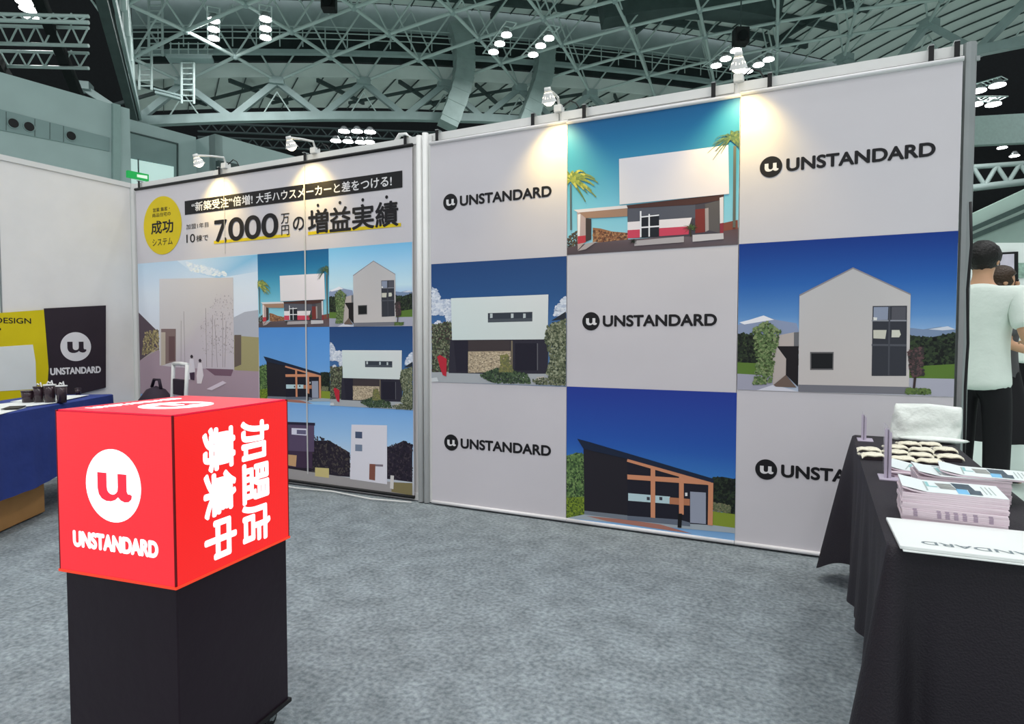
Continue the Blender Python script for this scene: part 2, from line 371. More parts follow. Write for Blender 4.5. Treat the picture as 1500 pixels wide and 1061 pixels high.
# ladder platforms on the left
pf = struct(empty('roof_service_ladder'), 'ladder cages and platforms in the upper left roof')
TN = (ns(2, 0)-ns(0, 0)).normalized(); TP = Vector((TN.y, -TN.x, 0))
pc = ns(-1, .8)
def onv(px, py): return hitp(px, py, pc, TP)
for (xa, xb, ya, yb) in ((266, 284, 92, 152), (218, 238, 0, 82), (204, 222, 70, 132)):
    for x in (xa, xb): strut('stringer', onv(x, ya), onv(x, yb), .06, pf)
    y = ya
    while y <= yb: strut('rung', onv(xa, y), onv(xb, y), .035, pf); y += 8
MB().bar(onv(228, 136), onv(266, 146), .3, .1).build('walkway', M_steel, pf); MB().bar(onv(225, 130), onv(268, 141), .1, .08).build('handrail', M_steel, pf)
MB().bar(onv(246, 86), onv(312, 87), .6, .16).build('platform', M_steel, pf)
for y in (64, 72, 80): strut('guard_rail', onv(248, y), onv(312, y), .03, pf)
for x in (250, 262, 276, 290, 304): strut('guard_post', onv(x, 62), onv(x, 86), .03, pf)
MB().prism([onv(168, 0), onv(186, 0), onv(192, 108), onv(182, 108)], TP*.3).build('cover_plate', M_steel, pf)
# horizontal lattice trusses far left
for n_, (y0, y1, dd) in enumerate(((20, 29, 19), (37, 63, 21), (74, 96, 23))):
    lt = struct(empty('lattice_truss'), 'lattice truss under the roof at the upper left')
    pts = lambda x, y: depth(x, y, dd)
    xs = [-30, 0, 26, 52, 78, 104, 130]
    strut('top_chord', pts(-30, y0), pts(130, y0+4), .055, lt); strut('lower_chord', pts(-30, y1), pts(130, y1+4), .06, lt)
    for a, b in zip(xs[:-1], xs[1:]):
        strut('lattice_bar', pts(a, y0), pts((a+b)/2, y1+2), .03, lt); strut('lattice_bar', pts((a+b)/2, y1+2), pts(b, y0+2), .03, lt)
# curved ducts
def duct(path, wd, name, label):
    d = struct(empty(name), label)
    p3 = [hitp(x, y, ns(4, .55), TP) for x, y in path]
    fine = []
    for k in range(len(p3)-1):
        for t in range(4): 
            a, b, c0, d0 = p3[max(k-1, 0)], p3[k], p3[k+1], p3[min(k+2, len(p3)-1)]; u = t/4
            fine.append(.5*((2*b)+(c0-a)*u+(2*a-5*b+4*c0-d0)*u*u+(3*b-a-3*c0+d0)*u**3))
    fine.append(p3[-1])
    for k in range(len(fine)-1):
        a, b = fine[k], fine[k+1]; s = 1.0 if k % 2 else 1.04
        MB().bar(a-(b-a)*.03, b+(b-a)*.03, wd*s, wd*1.1*s, up=TP).build('duct_segment', M_duct, d)
    return d
duct([(669, 36), (676, 60), (680, 85), (678, 115), (670, 145), (655, 185)], .98, 'air_duct', 'curved galvanised air duct in front of the girder')
duct([(799, 45), (798, 75), (796, 105), (790, 130), (779, 160), (768, 190)], .92, 'air_duct', 'second curved galvanised air duct')
bd = struct(empty('main_duct'), 'large dark duct under the roof')
for k in range(10):
    a = depth(880+26*k, 16-16*math.sin(math.pi*k/10), 31); b = depth(880+26*(k+1), 16-16*math.sin(math.pi*(k+1)/10), 31)
    MB().bar(a, b, 1.2, 1.3).build('duct_segment', M_steeld, bd)
# near-black wall painting in the darkness behind and under the girder, distant trusses
struct(MB().prism([ns(-16, -8, -2), ns(30, -8, -2), ns(30, -8, 34), ns(-16, -8, 34)], TP*-.5).build('wall_far', M_dark), 'far side of the hall with its darkness painted on')
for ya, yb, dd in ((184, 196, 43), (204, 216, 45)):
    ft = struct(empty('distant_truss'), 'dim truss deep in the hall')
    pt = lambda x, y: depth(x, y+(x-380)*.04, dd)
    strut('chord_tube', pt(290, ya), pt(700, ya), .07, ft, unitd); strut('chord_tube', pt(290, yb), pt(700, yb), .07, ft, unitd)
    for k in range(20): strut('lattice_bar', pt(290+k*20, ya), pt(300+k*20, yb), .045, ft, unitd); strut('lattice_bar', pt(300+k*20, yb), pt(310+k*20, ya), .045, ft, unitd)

# ---- hall lamps: rows of high bay lamps on racks
def lamp_row(pts, label, r=.30, light=True, rack=True):
    t = tag(empty('high_bay_lamp', pts[0]), label, 'ceiling lamp', 'rows of white hall lamps'); o = Vector(pts[0])
    for p in pts:
        q = Vector(p)-o
        h = MB().cyl(q+Vector((0, 0, .02)), q+Vector((0, 0, .34)), r*1.05, r*.4, 16).build('lamp_shade', M_alu, t, True)
        MB().cyl(q, q+Vector((0, 0, .05)), r, n=16).build('lamp_lens', M_lamp, t)
    if rack and len(pts) > 1:
        d = (Vector(pts[-1])-o); n = d.normalized().cross(Vector((0, 0, 1))).normalized()*r
        for sgn in (-1, 1): strut('rack_rail', n*sgn-d*.35+Vector((0, 0, .3)), n*sgn+d*1.5+Vector((0, 0, .3)), .035, t)
        for k in range(8): strut('rack_bar', n+d*(-.35+k*.26)+Vector((0, 0, .3)), -n+d*(-.35+k*.26)+Vector((0, 0, .3)), .025, t)
    if light:
        ld = bpy.data.lights.new('hall_light', 'AREA'); ld.shape = 'DISK'; ld.size = 1.2; ld.energy = HALL_W; ld.color = (.97, 1.0, .985)
        lo_ = bpy.data.objects.new('hall_light', ld); C.objects.link(lo_); lo_.parent = t; lo_.location = (Vector(pts[len(pts)//2])-o)+Vector((0, 0, -.12))
    return t
def hz(lst, Z): return [hit(x, y, Z=Z) for x, y in lst]
lamp_row(hz([(36, 4), (41, 14), (47, 26)], 14.2), 'bright lamp row in the upper left corner of the roof')
lamp_row(hz([(313, 31), (313, 44), (313, 57)], 14.6), 'lamp row left of the two in front of the left catwalk', .24)
lamp_row(hz([(389, 29), (389, 43), (389, 56)], 14.6), 'lamp row right of the two in front of the left catwalk', .24)
lamp_row(hz([(742, 52), (732, 65), (723, 77)], 14.8), 'slanted lamp row just right of the first curved duct', .24)
lamp_row(hz([(804, 57), (792, 68), (781, 81)], 14.8), 'slanted lamp row above the second curved duct', .24)
lamp_row(hz([(1078, 75), (1063, 87), (1049, 97)], 14.8), 'slanted lamp row nearest the black speaker', .26)
lamp_row(hz([(1126, 88), (1111, 96), (1095, 105)], 14.8), 'slanted lamp row just above the right banner spotlight', .26)
lamp_row(hz([(1461, 126), (1433, 134)], 13.8), 'lamp pair beside the grey end post of the wall', .36)
lamp_row(hz([(1428, 154), (1455, 154)], 12.8), 'lower lamp pair beside the grey end post of the wall', .34, False)
lamp_row([depth(504, 193, 42), depth(523, 193, 42), depth(542, 194, 42)], 'far lamp row under the back girder, upper one', .38, False, False)
lamp_row([depth(492, 207, 41), depth(510, 208, 41), depth(528, 209, 41), depth(541, 209, 41)], 'far lamp row under the back girder, lower one', .34, False, False)
lamp_row([depth(1468, 217, 44), depth(1486, 229, 44)], 'far lamps above the striped wall', .3, False, False)
# the same rows carry on over the booth and behind the photographer
for x, y in ((-3, -6), (3, -9), (9, -6), (-2, 6), (9, 4), (3, -2), (9, -16), (-3, -16), (15, -2), (15, 10)):
    lamp_row([(x, y, 15), (x+1.2, y+.3, 15), (x+2.4, y+.6, 15)], 'hall lamp row high above and behind the booth')
# black loudspeakers hanging from the roof
for (x, y, lab) in ((482, 4, 'black hanging loudspeaker at the top edge left of the ducts'), (1085, 54, 'black hanging loudspeaker above the right lamp rows')):
    p = depth(x, y, 27); t = tag(empty('hanging_loudspeaker', p), lab, 'speaker', 'hanging loudspeakers')
    MB().box((0, 0, 0), (.62, .5, .7), .5).build('cabinet', M_black, t, bevel=.06); MB().cyl((0, 0, .3), (0, 0, 2.2), .03).build('hanger', M_steeld, t)
    MB().cyl((.1, -.22, -.05), (.16, -.33, -.07), .2, n=16).build('driver', M_dark, t)

# ---- right side of the hall beyond the booth: striped wall, fascia, far booth
YB = 26.0
rw = struct(empty('wall_hall_right'), 'corrugated striped wall far behind the aisle')
def dpt(px, py, d=34): return depth(px, py, d)
def slab(pts, name, m, par, th=.4): return MB().prism(pts, FW*th).build(name, m, par)
M_strip = mat('striped_cladding', (190, 214, 204), .5, var=.06, scale=.7)
M_stripd = mat('striped_cladding_dark', (78, 98, 94), .6, var=.1)
slab([dpt(1395, 327), dpt(1760, 157), dpt(1760, 380), dpt(1395, 380)], 'cladding', M_strip, rw)
for ya, yb, th in ((327, 250, 9), (356, 287, 7)):
    slab([dpt(1395, ya, 33.8), dpt(1560, yb, 33.8), dpt(1560, yb+th+2, 33.8), dpt(1395, ya+th, 33.8)] if ya > 340 else [dpt(1395, ya+18, 33.8), dpt(1560, yb+18+5, 33.8), dpt(1560, yb+26+5, 33.8), dpt(1395, ya+25, 33.8)], 'stripe', M_stripd, rw, .1)
struct(slab([dpt(1395, 172, 40), dpt(2400, 115, 40), dpt(2400, 165, 40), dpt(1395, 214, 40)], 'wall_upper_band', mat('pale_band', (205, 228, 222), .6, var=.05), None), 'pale horizontal band high in the far hall')
ft = struct(empty('far_side_truss'), 'grey truss above the striped wall')
strut('top_chord', dpt(1395, 247, 36), dpt(1935, 207, 36), .14, ft); strut('bottom_chord', dpt(1395, 279, 36), dpt(1935, 215, 36), .2, ft)
for k in range(12):
    x = 1408+k*34; strut('diagonal', dpt(x, 277-4*k, 36), dpt(x+18, 246-3*k, 36), .12, ft); strut('diagonal', dpt(x+18, 246-3*k, 36), dpt(x+36, 274-4*k, 36), .12, ft)
struct(slab([dpt(1330, 20, 46), dpt(2300, -140, 46), dpt(2300, 520, 46), dpt(1330, 520, 46)], 'wall_far_right', M_dark, None), 'far end of the hall behind the aisle, darkness painted on')  # near-black colour stands for the dark depth of the hall
struct(MB().box((46, 12, 7), (.5, 60, 14)).build('wall_hall_side', M_hall), 'grey green side wall of the hall past the aisle')
# far white booth with a black framed screen
fb = tag(empty('far_booth'), 'white exhibition booth across the aisle behind the two visitors', 'booth')
d0 = 14.0; zf = lambda px, py: depth(px, py, d0)
M_bright = mat('bright_booth', (236, 244, 240), .6, var=.02)
a, b = zf(1360, 400), zf(2100, 400); n = (b-a).cross(Vector((0, 0, 1))).normalized()
ztop = zf(1440, 356).z
MB().prism([(a.x, a.y, 0), (b.x, b.y, 0), (b.x, b.y, ztop), (a.x, a.y, ztop)], -n*.12).build('booth_wall', M_bright, fb)
fm = tag(empty('flat_screen', zf(1466, 394)), 'black framed screen on the far white booth', 'screen')
q = lambda px, py, o=0.0: hitp(px, py, a+n*o, n)-fm.location
MB().prism([q(1450, 371), q(1489, 369), q(1489, 421), q(1450, 421)], n*.05).build('bezel', M_black, fm)
MB().prism([q(1452, 373.5, .051), q(1463, 373, .051), q(1463, 416, .051), q(1452, 416, .051)], n*.003).build('pane', mat('pale_glass', (200, 205, 212), .3), fm)
MB().prism([q(1465, 373, .051), q(1485.5, 372, .051), q(1485.5, 398, .051), q(1465, 398, .051)], n*.003).build('pane', mat('lilac_glass', (214, 208, 222), .3), fm)
for k, (px, py) in enumerate(((1497, 396), (1512, 398))):
    p = hitp(px, py, a+n*.02, n); tag(MB().box(p, (.22, .03, .32), math.atan2((b-a).y, (b-a).x)).build('wall_poster', mat('poster_green', (150, 180, 165), .6, var=.4, scale=9)), ('small green poster beside the black framed screen', 'outer small green poster past the black framed screen')[k], 'poster', 'far posters')

# ================================================================== BANNERS
def ink(c, k=1.36): return L(c, k)
class Print:
    """flat photo print: coloured polygons in wall metres (x, z), stacked by fractions of a millimetre, one mesh"""
    def __init__(s, rect): s.r = rect; s.v = []; s.f = []; s.c = []; s.n = 0; s.map = lambda x, z: (x, z)
    def _p(s, x, z, y): s.v.append((x, y, z)); return len(s.v)-1
    def poly(s, pts, col, same=False):
        if not same: s.n += 1
        y = -.00012*s.n - (random.random()*.0001 if same else 0); i = []
        for k, p in enumerate(pts):
            x, z = s.map(*p); x = min(max(x, s.r[0]), s.r[1]); z = min(max(z, s.r[2]), s.r[3]); i.append(s._p(x, z, y))
        s.f.append(tuple(i)); s.c.append([ink(col[k]) for k in range(len(pts))] if isinstance(col[0], (tuple, list)) else [ink(col)]*len(pts))
    def grad(s, stops, n=14):
        """vertical colour run over the whole print, stops = [(t, colour)] from bottom to top"""
        def cf(t):
            for (a, ca), (b, cb) in zip(stops[:-1], stops[1:]):
                if a <= t <= b: k = (t-a)/(b-a); return tuple(ca[i]*(1-k)+cb[i]*k for i in range(3))
            return stops[-1][1]
        x0, x1, z0, z1 = s.r
        for k in range(n):
            ta, tb = k/n, (k+1)/n; za, zb = z0+(z1-z0)*ta, z0+(z1-z0)*tb
            i = [s._p(x0, za, 0), s._p(x1, za, 0), s._p(x1, zb, 0), s._p(x0, zb, 0)]
            s.f.append(tuple(i)); s.c.append([ink(cf(ta)), ink(cf(ta)), ink(cf(tb)), ink(cf(tb))])
    def leaves(s, region, n, size, cols, tall=1.0):
        xs = [p[0] for p in region]; zs = [p[1] for p in region]; s.n += 1; k = 0; t = 0; n = int(n*1.9); size *= .68
        while k < n and t < n*20:
            t += 1; x = random.uniform(min(xs), max(xs)); z = random.uniform(min(zs), max(zs)); c = False
            for a, b in zip(region, region[1:]+region[:1]):
                if (a[1] > z) != (b[1] > z) and x < (b[0]-a[0])*(z-a[1])/(b[1]-a[1])+a[0]: c = not c
            if not c: continue
            k += 1; a = random.uniform(0, 6.28); r = size*random.uniform(.5, 1.3)
            s.poly([(x+r*math.cos(a+q), z+r*math.sin(a+q)*tall) for q in (0, 1.9, 3.3, 4.9)], random.choice(cols), True)
    def build(s, name, parent, y):
        me = bpy.data.meshes.new(name); me.from_pydata([(a, b+y, c) for a, b, c in s.v], [], s.f)
        at = me.color_attributes.new('ink', 'FLOAT_COLOR', 'CORNER'); k = 0
        for f, c in zip(me.polygons, s.c):
            for j, li in enumerate(f.loop_indices): at.data[li].color = c[j]
        me.materials.append(INK); o = link_mesh(name, me, parent)
        return o
def cropmap(x0, y0, sc_, Y):
    def g(*pts):
        out = []
        for x, y in pts:
            h = hit(x0+x/sc_, y0+y/sc_, Y=Y); out.append((h.x, h.z))
        return out
    return g
GREENS = [(40, 58, 34), (60, 84, 44), (88, 108, 60), (30, 40, 28)]
OLIVE = [(70, 78, 58), (98, 104, 80), (50, 58, 44), (120, 124, 100)]
DARKG = [(16, 24, 20), (28, 38, 28), (38, 50, 34), (12, 16, 16)]
def palm(P, c, r, cols, n=13, droop=.45):
    """crown of thin drooping fronds, each a chain of short feathered strokes"""
    P.n += 1; n *= 2
    for k in range(n):
        a = math.pi*(-.25+1.5*k/(n-1))+random.uniform(-.15, .15); dx, dz = math.cos(a), math.sin(a); L1 = r*random.uniform(.6, 1.1); pts = []
        for q in range(6): t = q/5; pts.append((c[0]+dx*L1*t, c[1]+dz*L1*t*(1-.35*t)-L1*droop*t*t))
        for q in range(5):
            w = r*.04*(1.2-q/5); (x0, z0), (x1, z1) = pts[q], pts[q+1]; l = math.hypot(x1-x0, z1-z0) or 1; px, pz = -(z1-z0)/l*w, (x1-x0)/l*w
            P.poly([(x0+px, z0+pz), (x1+px*.7, z1+pz*.7), (x1-px*.9, z1-pz*.9-w*.8), (x0-px, z0-pz-w*.8)], random.choice(cols), True)
def line(P, a, b, w, col):
    dx, dz = b[0]-a[0], b[1]-a[1]; l = math.hypot(dx, dz); nx, nz = -dz/l*w/2, dx/l*w/2
    P.poly([(a[0]+nx, a[1]+nz), (b[0]+nx, b[1]+nz), (b[0]-nx, b[1]-nz), (a[0]-nx, a[1]-nz)], col)
YR = -.03
RA = (4.097, 5.066, 1.622, 2.392); RB = (3.13, 4.093, .831, 1.616); RC_ = (5.071, 6.034, .85, 1.624); RD = (4.097, 5.07, .03, .833)
def draw_palm_house(P):
    g = cropmap(820, 130, 3.929, YR)
    P.grad([(0, (150, 196, 205)), (.35, (110, 178, 198)), (.62, (60, 138, 170)), (.85, (22, 100, 145)), (1, (14, 84, 132))])
    P.leaves(g((40, 860), (100, 820), (100, 955), (40, 960)), 120, .010, [(70, 60, 50), (90, 80, 60), (50, 46, 44)])
    P.poly(g((190, 800), (235, 805), (300, 822), (390, 830), (390, 885), (190, 885)), (140, 96, 66))
    P.leaves(g((190, 815), (390, 835), (390, 880), (190, 880)), 120, .009, [(110, 70, 50), (160, 120, 84), (80, 54, 44)])
    P.poly(g((40, 915), (150, 893), (390, 868), (640, 850), (1030, 800), (1030, 898), (40, 965)), [(84, 70, 74), (84, 70, 74), (92, 78, 82), (100, 90, 95), (90, 66, 66), (86, 76, 82), (72, 64, 68)])
    P.poly(g((935, 775), (1025, 755), (1025, 806), (940, 820)), (120, 66, 52))
    P.poly(g((390, 676), (945, 610), (942, 838), (760, 850), (390, 862)), (66, 62, 70))
    P.poly(g((390, 678), (600, 655), (780, 640), (780, 745), (390, 768)), (78, 80, 90))
    P.poly(g((390, 768), (760, 742), (745, 792), (390, 815)), (214, 206, 208))
    P.poly(g((390, 815), (745, 792), (742, 838), (390, 862)), (186, 62, 84))
    P.poly(g((835, 665), (920, 642), (920, 832), (858, 815)), (84, 80, 80))
    P.poly(g((780, 695), (836, 690), (836, 826), (780, 832)), (112, 44, 40))
    P.poly(g((836, 690), (856, 686), (858, 815), (838, 824)), (150, 140, 138))
    P.poly(g((380, 672), (945, 608), (935, 640), (770, 668), (390, 690)), (70, 44, 40))
    P.poly(g((920, 628), (942, 622), (942, 772), (922, 776)), (206, 200, 202)); P.poly(g((922, 776), (942, 772), (942, 832), (922, 836)), (130, 44, 56))
    P.poly(g((462, 735), (572, 722), (572, 850), (462, 858)), (24, 28, 36))
    for a_, b_, w_ in (((466, 705), (466, 855), .009), ((515, 722), (515, 852), .008), ((462, 740), (572, 728), .007), ((462, 800), (572, 792), .008)): line(P, *g(a_, b_), w_, (214, 214, 218))
    P.poly(g((100, 712), (150, 708), (150, 880), (104, 930)), (170, 150, 146)); P.poly(g((104, 850), (150, 845), (150, 885), (104, 895)), (176, 52, 62)); P.poly(g((104, 725), (120, 722), (116, 848), (104, 850)), (220, 214, 212))
    P.poly(g((110, 712), (390, 686), (390, 735), (205, 745), (150, 745)), (150, 118, 98)); P.poly(g((150, 745), (182, 750), (182, 868), (150, 882)), (58, 50, 48))
    P.poly(g((80, 698), (385, 671), (392, 688), (108, 714)), (206, 200, 200))
    P.poly(g((342, 405), (970, 325), (975, 606), (345, 668)), [(206, 202, 206), (222, 214, 218), (218, 210, 212), (208, 204, 206)])
    P.poly(g((430, 876), (715, 850), (715, 884), (430, 906)), (160, 154, 156)); P.poly(g((765, 842), (942, 832), (944, 866), (765, 882)), (182, 178, 180)); P.poly(g((150, 892), (215, 880), (150, 925), (104, 935)), (160, 150, 150))
    palm(P, g((750, 800))[0], .042, GREENS, 11, .1); line(P, *g((752, 800), (754, 852)), .008, (60, 52, 40)); palm(P, g((420, 880))[0], .03, DARKG, 9, .1)
    line(P, *g((64, 550), (66, 815)), .010, (84, 90, 90)); palm(P, g((66, 520))[0], .165, [(128, 138, 62), (90, 110, 58), (160, 160, 80), (110, 126, 70)], 15)
    line(P, *g((1008, 330), (1004, 800)), .014, (90, 92, 84)); palm(P, g((985, 285))[0], .12, [(64, 88, 66), (88, 104, 66), (48, 72, 58)], 15)
def draw_white_box(P):
    g = cropmap(620, 360, 4.822, YR)
    P.grad([(0, (90, 126, 168)), (.45, (64, 104, 152)), (.7, (38, 78, 128)), (1, (28, 62, 112))])
    for reg in (((62, 290), (100, 320), (120, 380), (200, 385), (205, 470), (150, 490), (62, 485)), ((160, 480), (205, 470), (205, 540), (175, 540)), ((925, 500), (945, 430), (1008, 355), (1008, 470)), ((80, 560), (110, 535), (130, 560))):
        P.poly(g(*reg), (176, 184, 198)); P.leaves(g(*reg), 130, .022, [(196, 202, 212), (184, 192, 206), (208, 212, 220), (166, 176, 194)], .6)
    P.poly(g((905, 530), (1008, 465), (1008, 520)), (34, 40, 50))
    P.poly(g((62, 565), (200, 545), (200, 905), (62, 905)), (52, 58, 48)); P.leaves(g((62, 555), (200, 535), (200, 905), (62, 905)), 420, .012, OLIVE+[(58, 44, 44)])
    P.poly(g((62, 895), (320, 890), (1008, 890), (1008, 992), (62, 965)), (156, 160, 164))
    P.poly(g((190, 664), (885, 660), (880, 905), (420, 905), (180, 900)), (40, 38, 50)); P.poly(g((215, 672), (318, 672), (318, 890), (235, 890)), (30, 28, 42))
    P.poly(g((318, 668), (615, 668), (615, 750), (318, 752)), (58, 50, 52))
    P.poly(g((318, 748), (618, 745), (618, 890), (318, 898)), (168, 152, 128)); P.leaves(g((318, 750), (616, 748), (616, 890), (318, 895)), 420, .010, [(196, 182, 156), (150, 134, 112), (120, 108, 92), (180, 164, 140)], .6)
    line(P, *g((627, 672), (627, 885)), .012, (110, 100, 84)); line(P, *g((808, 690), (808, 880)), .006, (90, 90, 96)); P.poly(g((650, 690), (800, 690), (800, 880), (650, 880)), (26, 24, 38))
    P.poly(g((197, 372), (885, 345), (880, 662), (205, 667)), [(200, 210, 208), (204, 206, 206), (198, 204, 202), (196, 208, 206)])
    P.poly(g((458, 477), (772, 468), (772, 535), (458, 543)), (48, 54, 64)); P.poly(g((458, 520), (772, 512), (772, 535), (458, 543)), (70, 76, 84))
    for x in (482, 630, 716): P.poly(g((x-9, 480), (x+9, 480), (x+9, 510), (x-9, 512)), (176, 184, 186))
    P.leaves(g((880, 560), (1008, 520), (1008, 975), (960, 960), (870, 905), (900, 800), (860, 660)), 900, .012, OLIVE+[(140, 144, 120), (84, 92, 70)])
    P.poly(g((640, 908), (715, 905), (722, 945), (650, 950)), (186, 186, 184)); P.poly(g((800, 930), (855, 922), (860, 968), (815, 970)), (176, 170, 160))
    P.leaves(g((395, 915), (540, 860), (740, 910), (760, 970), (500, 970)), 420, .011, [(52, 70, 50), (74, 92, 64), (36, 48, 38)]); P.leaves(g((550, 780), (600, 770), (640, 890), (540, 890)), 120, .011, [(96, 98, 66), (120, 118, 70)])
    P.leaves(g((760, 950), (1005, 905), (1005, 985), (800, 978)), 160, .010, OLIVE)
    P.poly(g((100, 785), (120, 772), (168, 800), (165, 925), (140, 915), (120, 860)), (170, 36, 52)); P.poly(g((62, 935), (100, 930), (110, 960), (62, 962)), (190, 194, 196))
def draw_gable(P, deep=True):
    g = cropmap(1060, 330, 3.931, YR)
    top = (6, 46, 122) if deep else (112, 176, 214); mid = (34, 88, 160) if deep else (160, 200, 226)
    P.grad([(0, (170, 180, 196)), (.35, (150, 176, 206)), (.5, (86, 132, 186) if deep else (186, 212, 228)), (.72, mid), (1, top)])
    P.poly(g((75, 575), (150, 545), (230, 520), (300, 545), (420, 565), (440, 640), (75, 640)), (128, 140, 168)); P.poly(g((90, 560), (150, 545), (230, 520), (290, 545), (240, 552), (180, 562), (120, 572)), (216, 216, 224))
    P.poly(g((1060, 590), (1150, 600), (1250, 585), (1340, 600), (1340, 660), (1060, 660)), (112, 130, 158)); P.poly(g((1180, 600), (1290, 582), (1335, 600), (1260, 606)), (190, 196, 208))
    P.poly(g((75, 625), (170, 630), (290, 660), (430, 640), (430, 830), (75, 800)), (30, 38, 28)); P.leaves(g((75, 622), (170, 628), (300, 655), (430, 650), (430, 800), (75, 800)), 260, .014, DARKG+[(52, 66, 40)])
    P.poly(g((1065, 640), (1170, 650), (1340, 620), (1335, 820), (1065, 830)), (26, 34, 26)); P.leaves(g((1065, 635), (1170, 650), (1340, 620), (1335, 810), (1065, 820)), 260, .014, DARKG+[(46, 60, 38)])
    P.poly(g((75, 790), (290, 800), (290, 870), (75, 862)), (84, 112, 46)); P.poly(g((1065, 815), (1340, 800), (1335, 890), (1065, 885)), (82, 110, 44))
    P.poly(g((75, 855), (290, 868), (290, 930), (200, 965), (75, 968)), (150, 150, 166)); P.poly(g((1065, 880), (1335, 885), (1332, 1012), (1065, 1000)), (158, 158, 172))
    P.poly(g((190, 965), (290, 918), (430, 965), (1062, 975), (1200, 985), (1332, 1015), (75, 1000), (75, 968)), (196, 196, 206))
    P.poly(g((285, 640), (410, 616), (410, 697), (285, 700)), (170, 160, 156)); P.poly(g((405, 618), (434, 616), (432, 700), (405, 697)), (98, 98, 102))
    P.poly(g((300, 697), (432, 697), (428, 930), (358, 862)), (22, 18, 22)); P.poly(g((278, 700), (306, 697), (360, 770), (358, 862), (284, 922)), (168, 158, 154)); P.poly(g((288, 920), (358, 862), (420, 935), (300, 930)), (100, 84, 76))
    P.poly(g((437, 400), (745, 243), (1077, 395), (1067, 932), (430, 918)), [(176, 174, 176), (172, 170, 172), (180, 176, 176), (184, 178, 176), (184, 178, 176)])
    P.poly(g((437, 400), (745, 243), (1077, 395), (1077, 404), (745, 252), (437, 410)), (128, 124, 130))
    P.poly(g((430, 918), (1067, 932), (1064, 975), (430, 967)), (108, 108, 116))
    P.poly(g((498, 730), (634, 730), (632, 834), (498, 834)), (92, 90, 92)); P.poly(g((505, 738), (628, 738), (626, 826), (505, 826)), (16, 18, 22))
    P.poly(g((858, 466), (1056, 464), (1051, 868), (852, 868)), (46, 48, 56)); P.poly(g((864, 472), (948, 471), (945, 545), (863, 546)), (128, 136, 156)); P.poly(g((968, 471), (1050, 470), (1048, 545), (966, 546)), (76, 76, 84))
    line(P, *g((852, 550), (1052, 550)), .007, (128, 130, 138)); line(P, *g((852, 690), (1052, 692)), .010, (74, 76, 84)); line(P, *g((955, 468), (950, 866)), .007, (66, 68, 76))
    P.poly(g((862, 604), (938, 604), (930, 655), (862, 652)), (186, 184, 172)); P.poly(g((968, 604), (1012, 604), (1020, 630), (1010, 646), (966, 646)), (192, 192, 180)); P.poly(g((862, 530), (884, 532), (882, 548), (862, 548)), (206, 206, 204))
    P.leaves(g((170, 600), (240, 550), (330, 610), (300, 720), (280, 860), (270, 910), (170, 915), (190, 800)), 460, .011, [(96, 118, 74), (76, 98, 58), (120, 134, 92), (60, 74, 44)])
    line(P, *g((1095, 940), (1105, 850)), .010, (52, 40, 40)); P.leaves(g((1060, 720), (1150, 700), (1150, 860), (1080, 880)), 170, .010, [(60, 48, 50), (84, 62, 64), (46, 44, 44)])
    P.leaves(g((1050, 940), (1190, 945), (1190, 970), (1050, 970)), 110, .010, [(90, 110, 60), (70, 90, 50)])
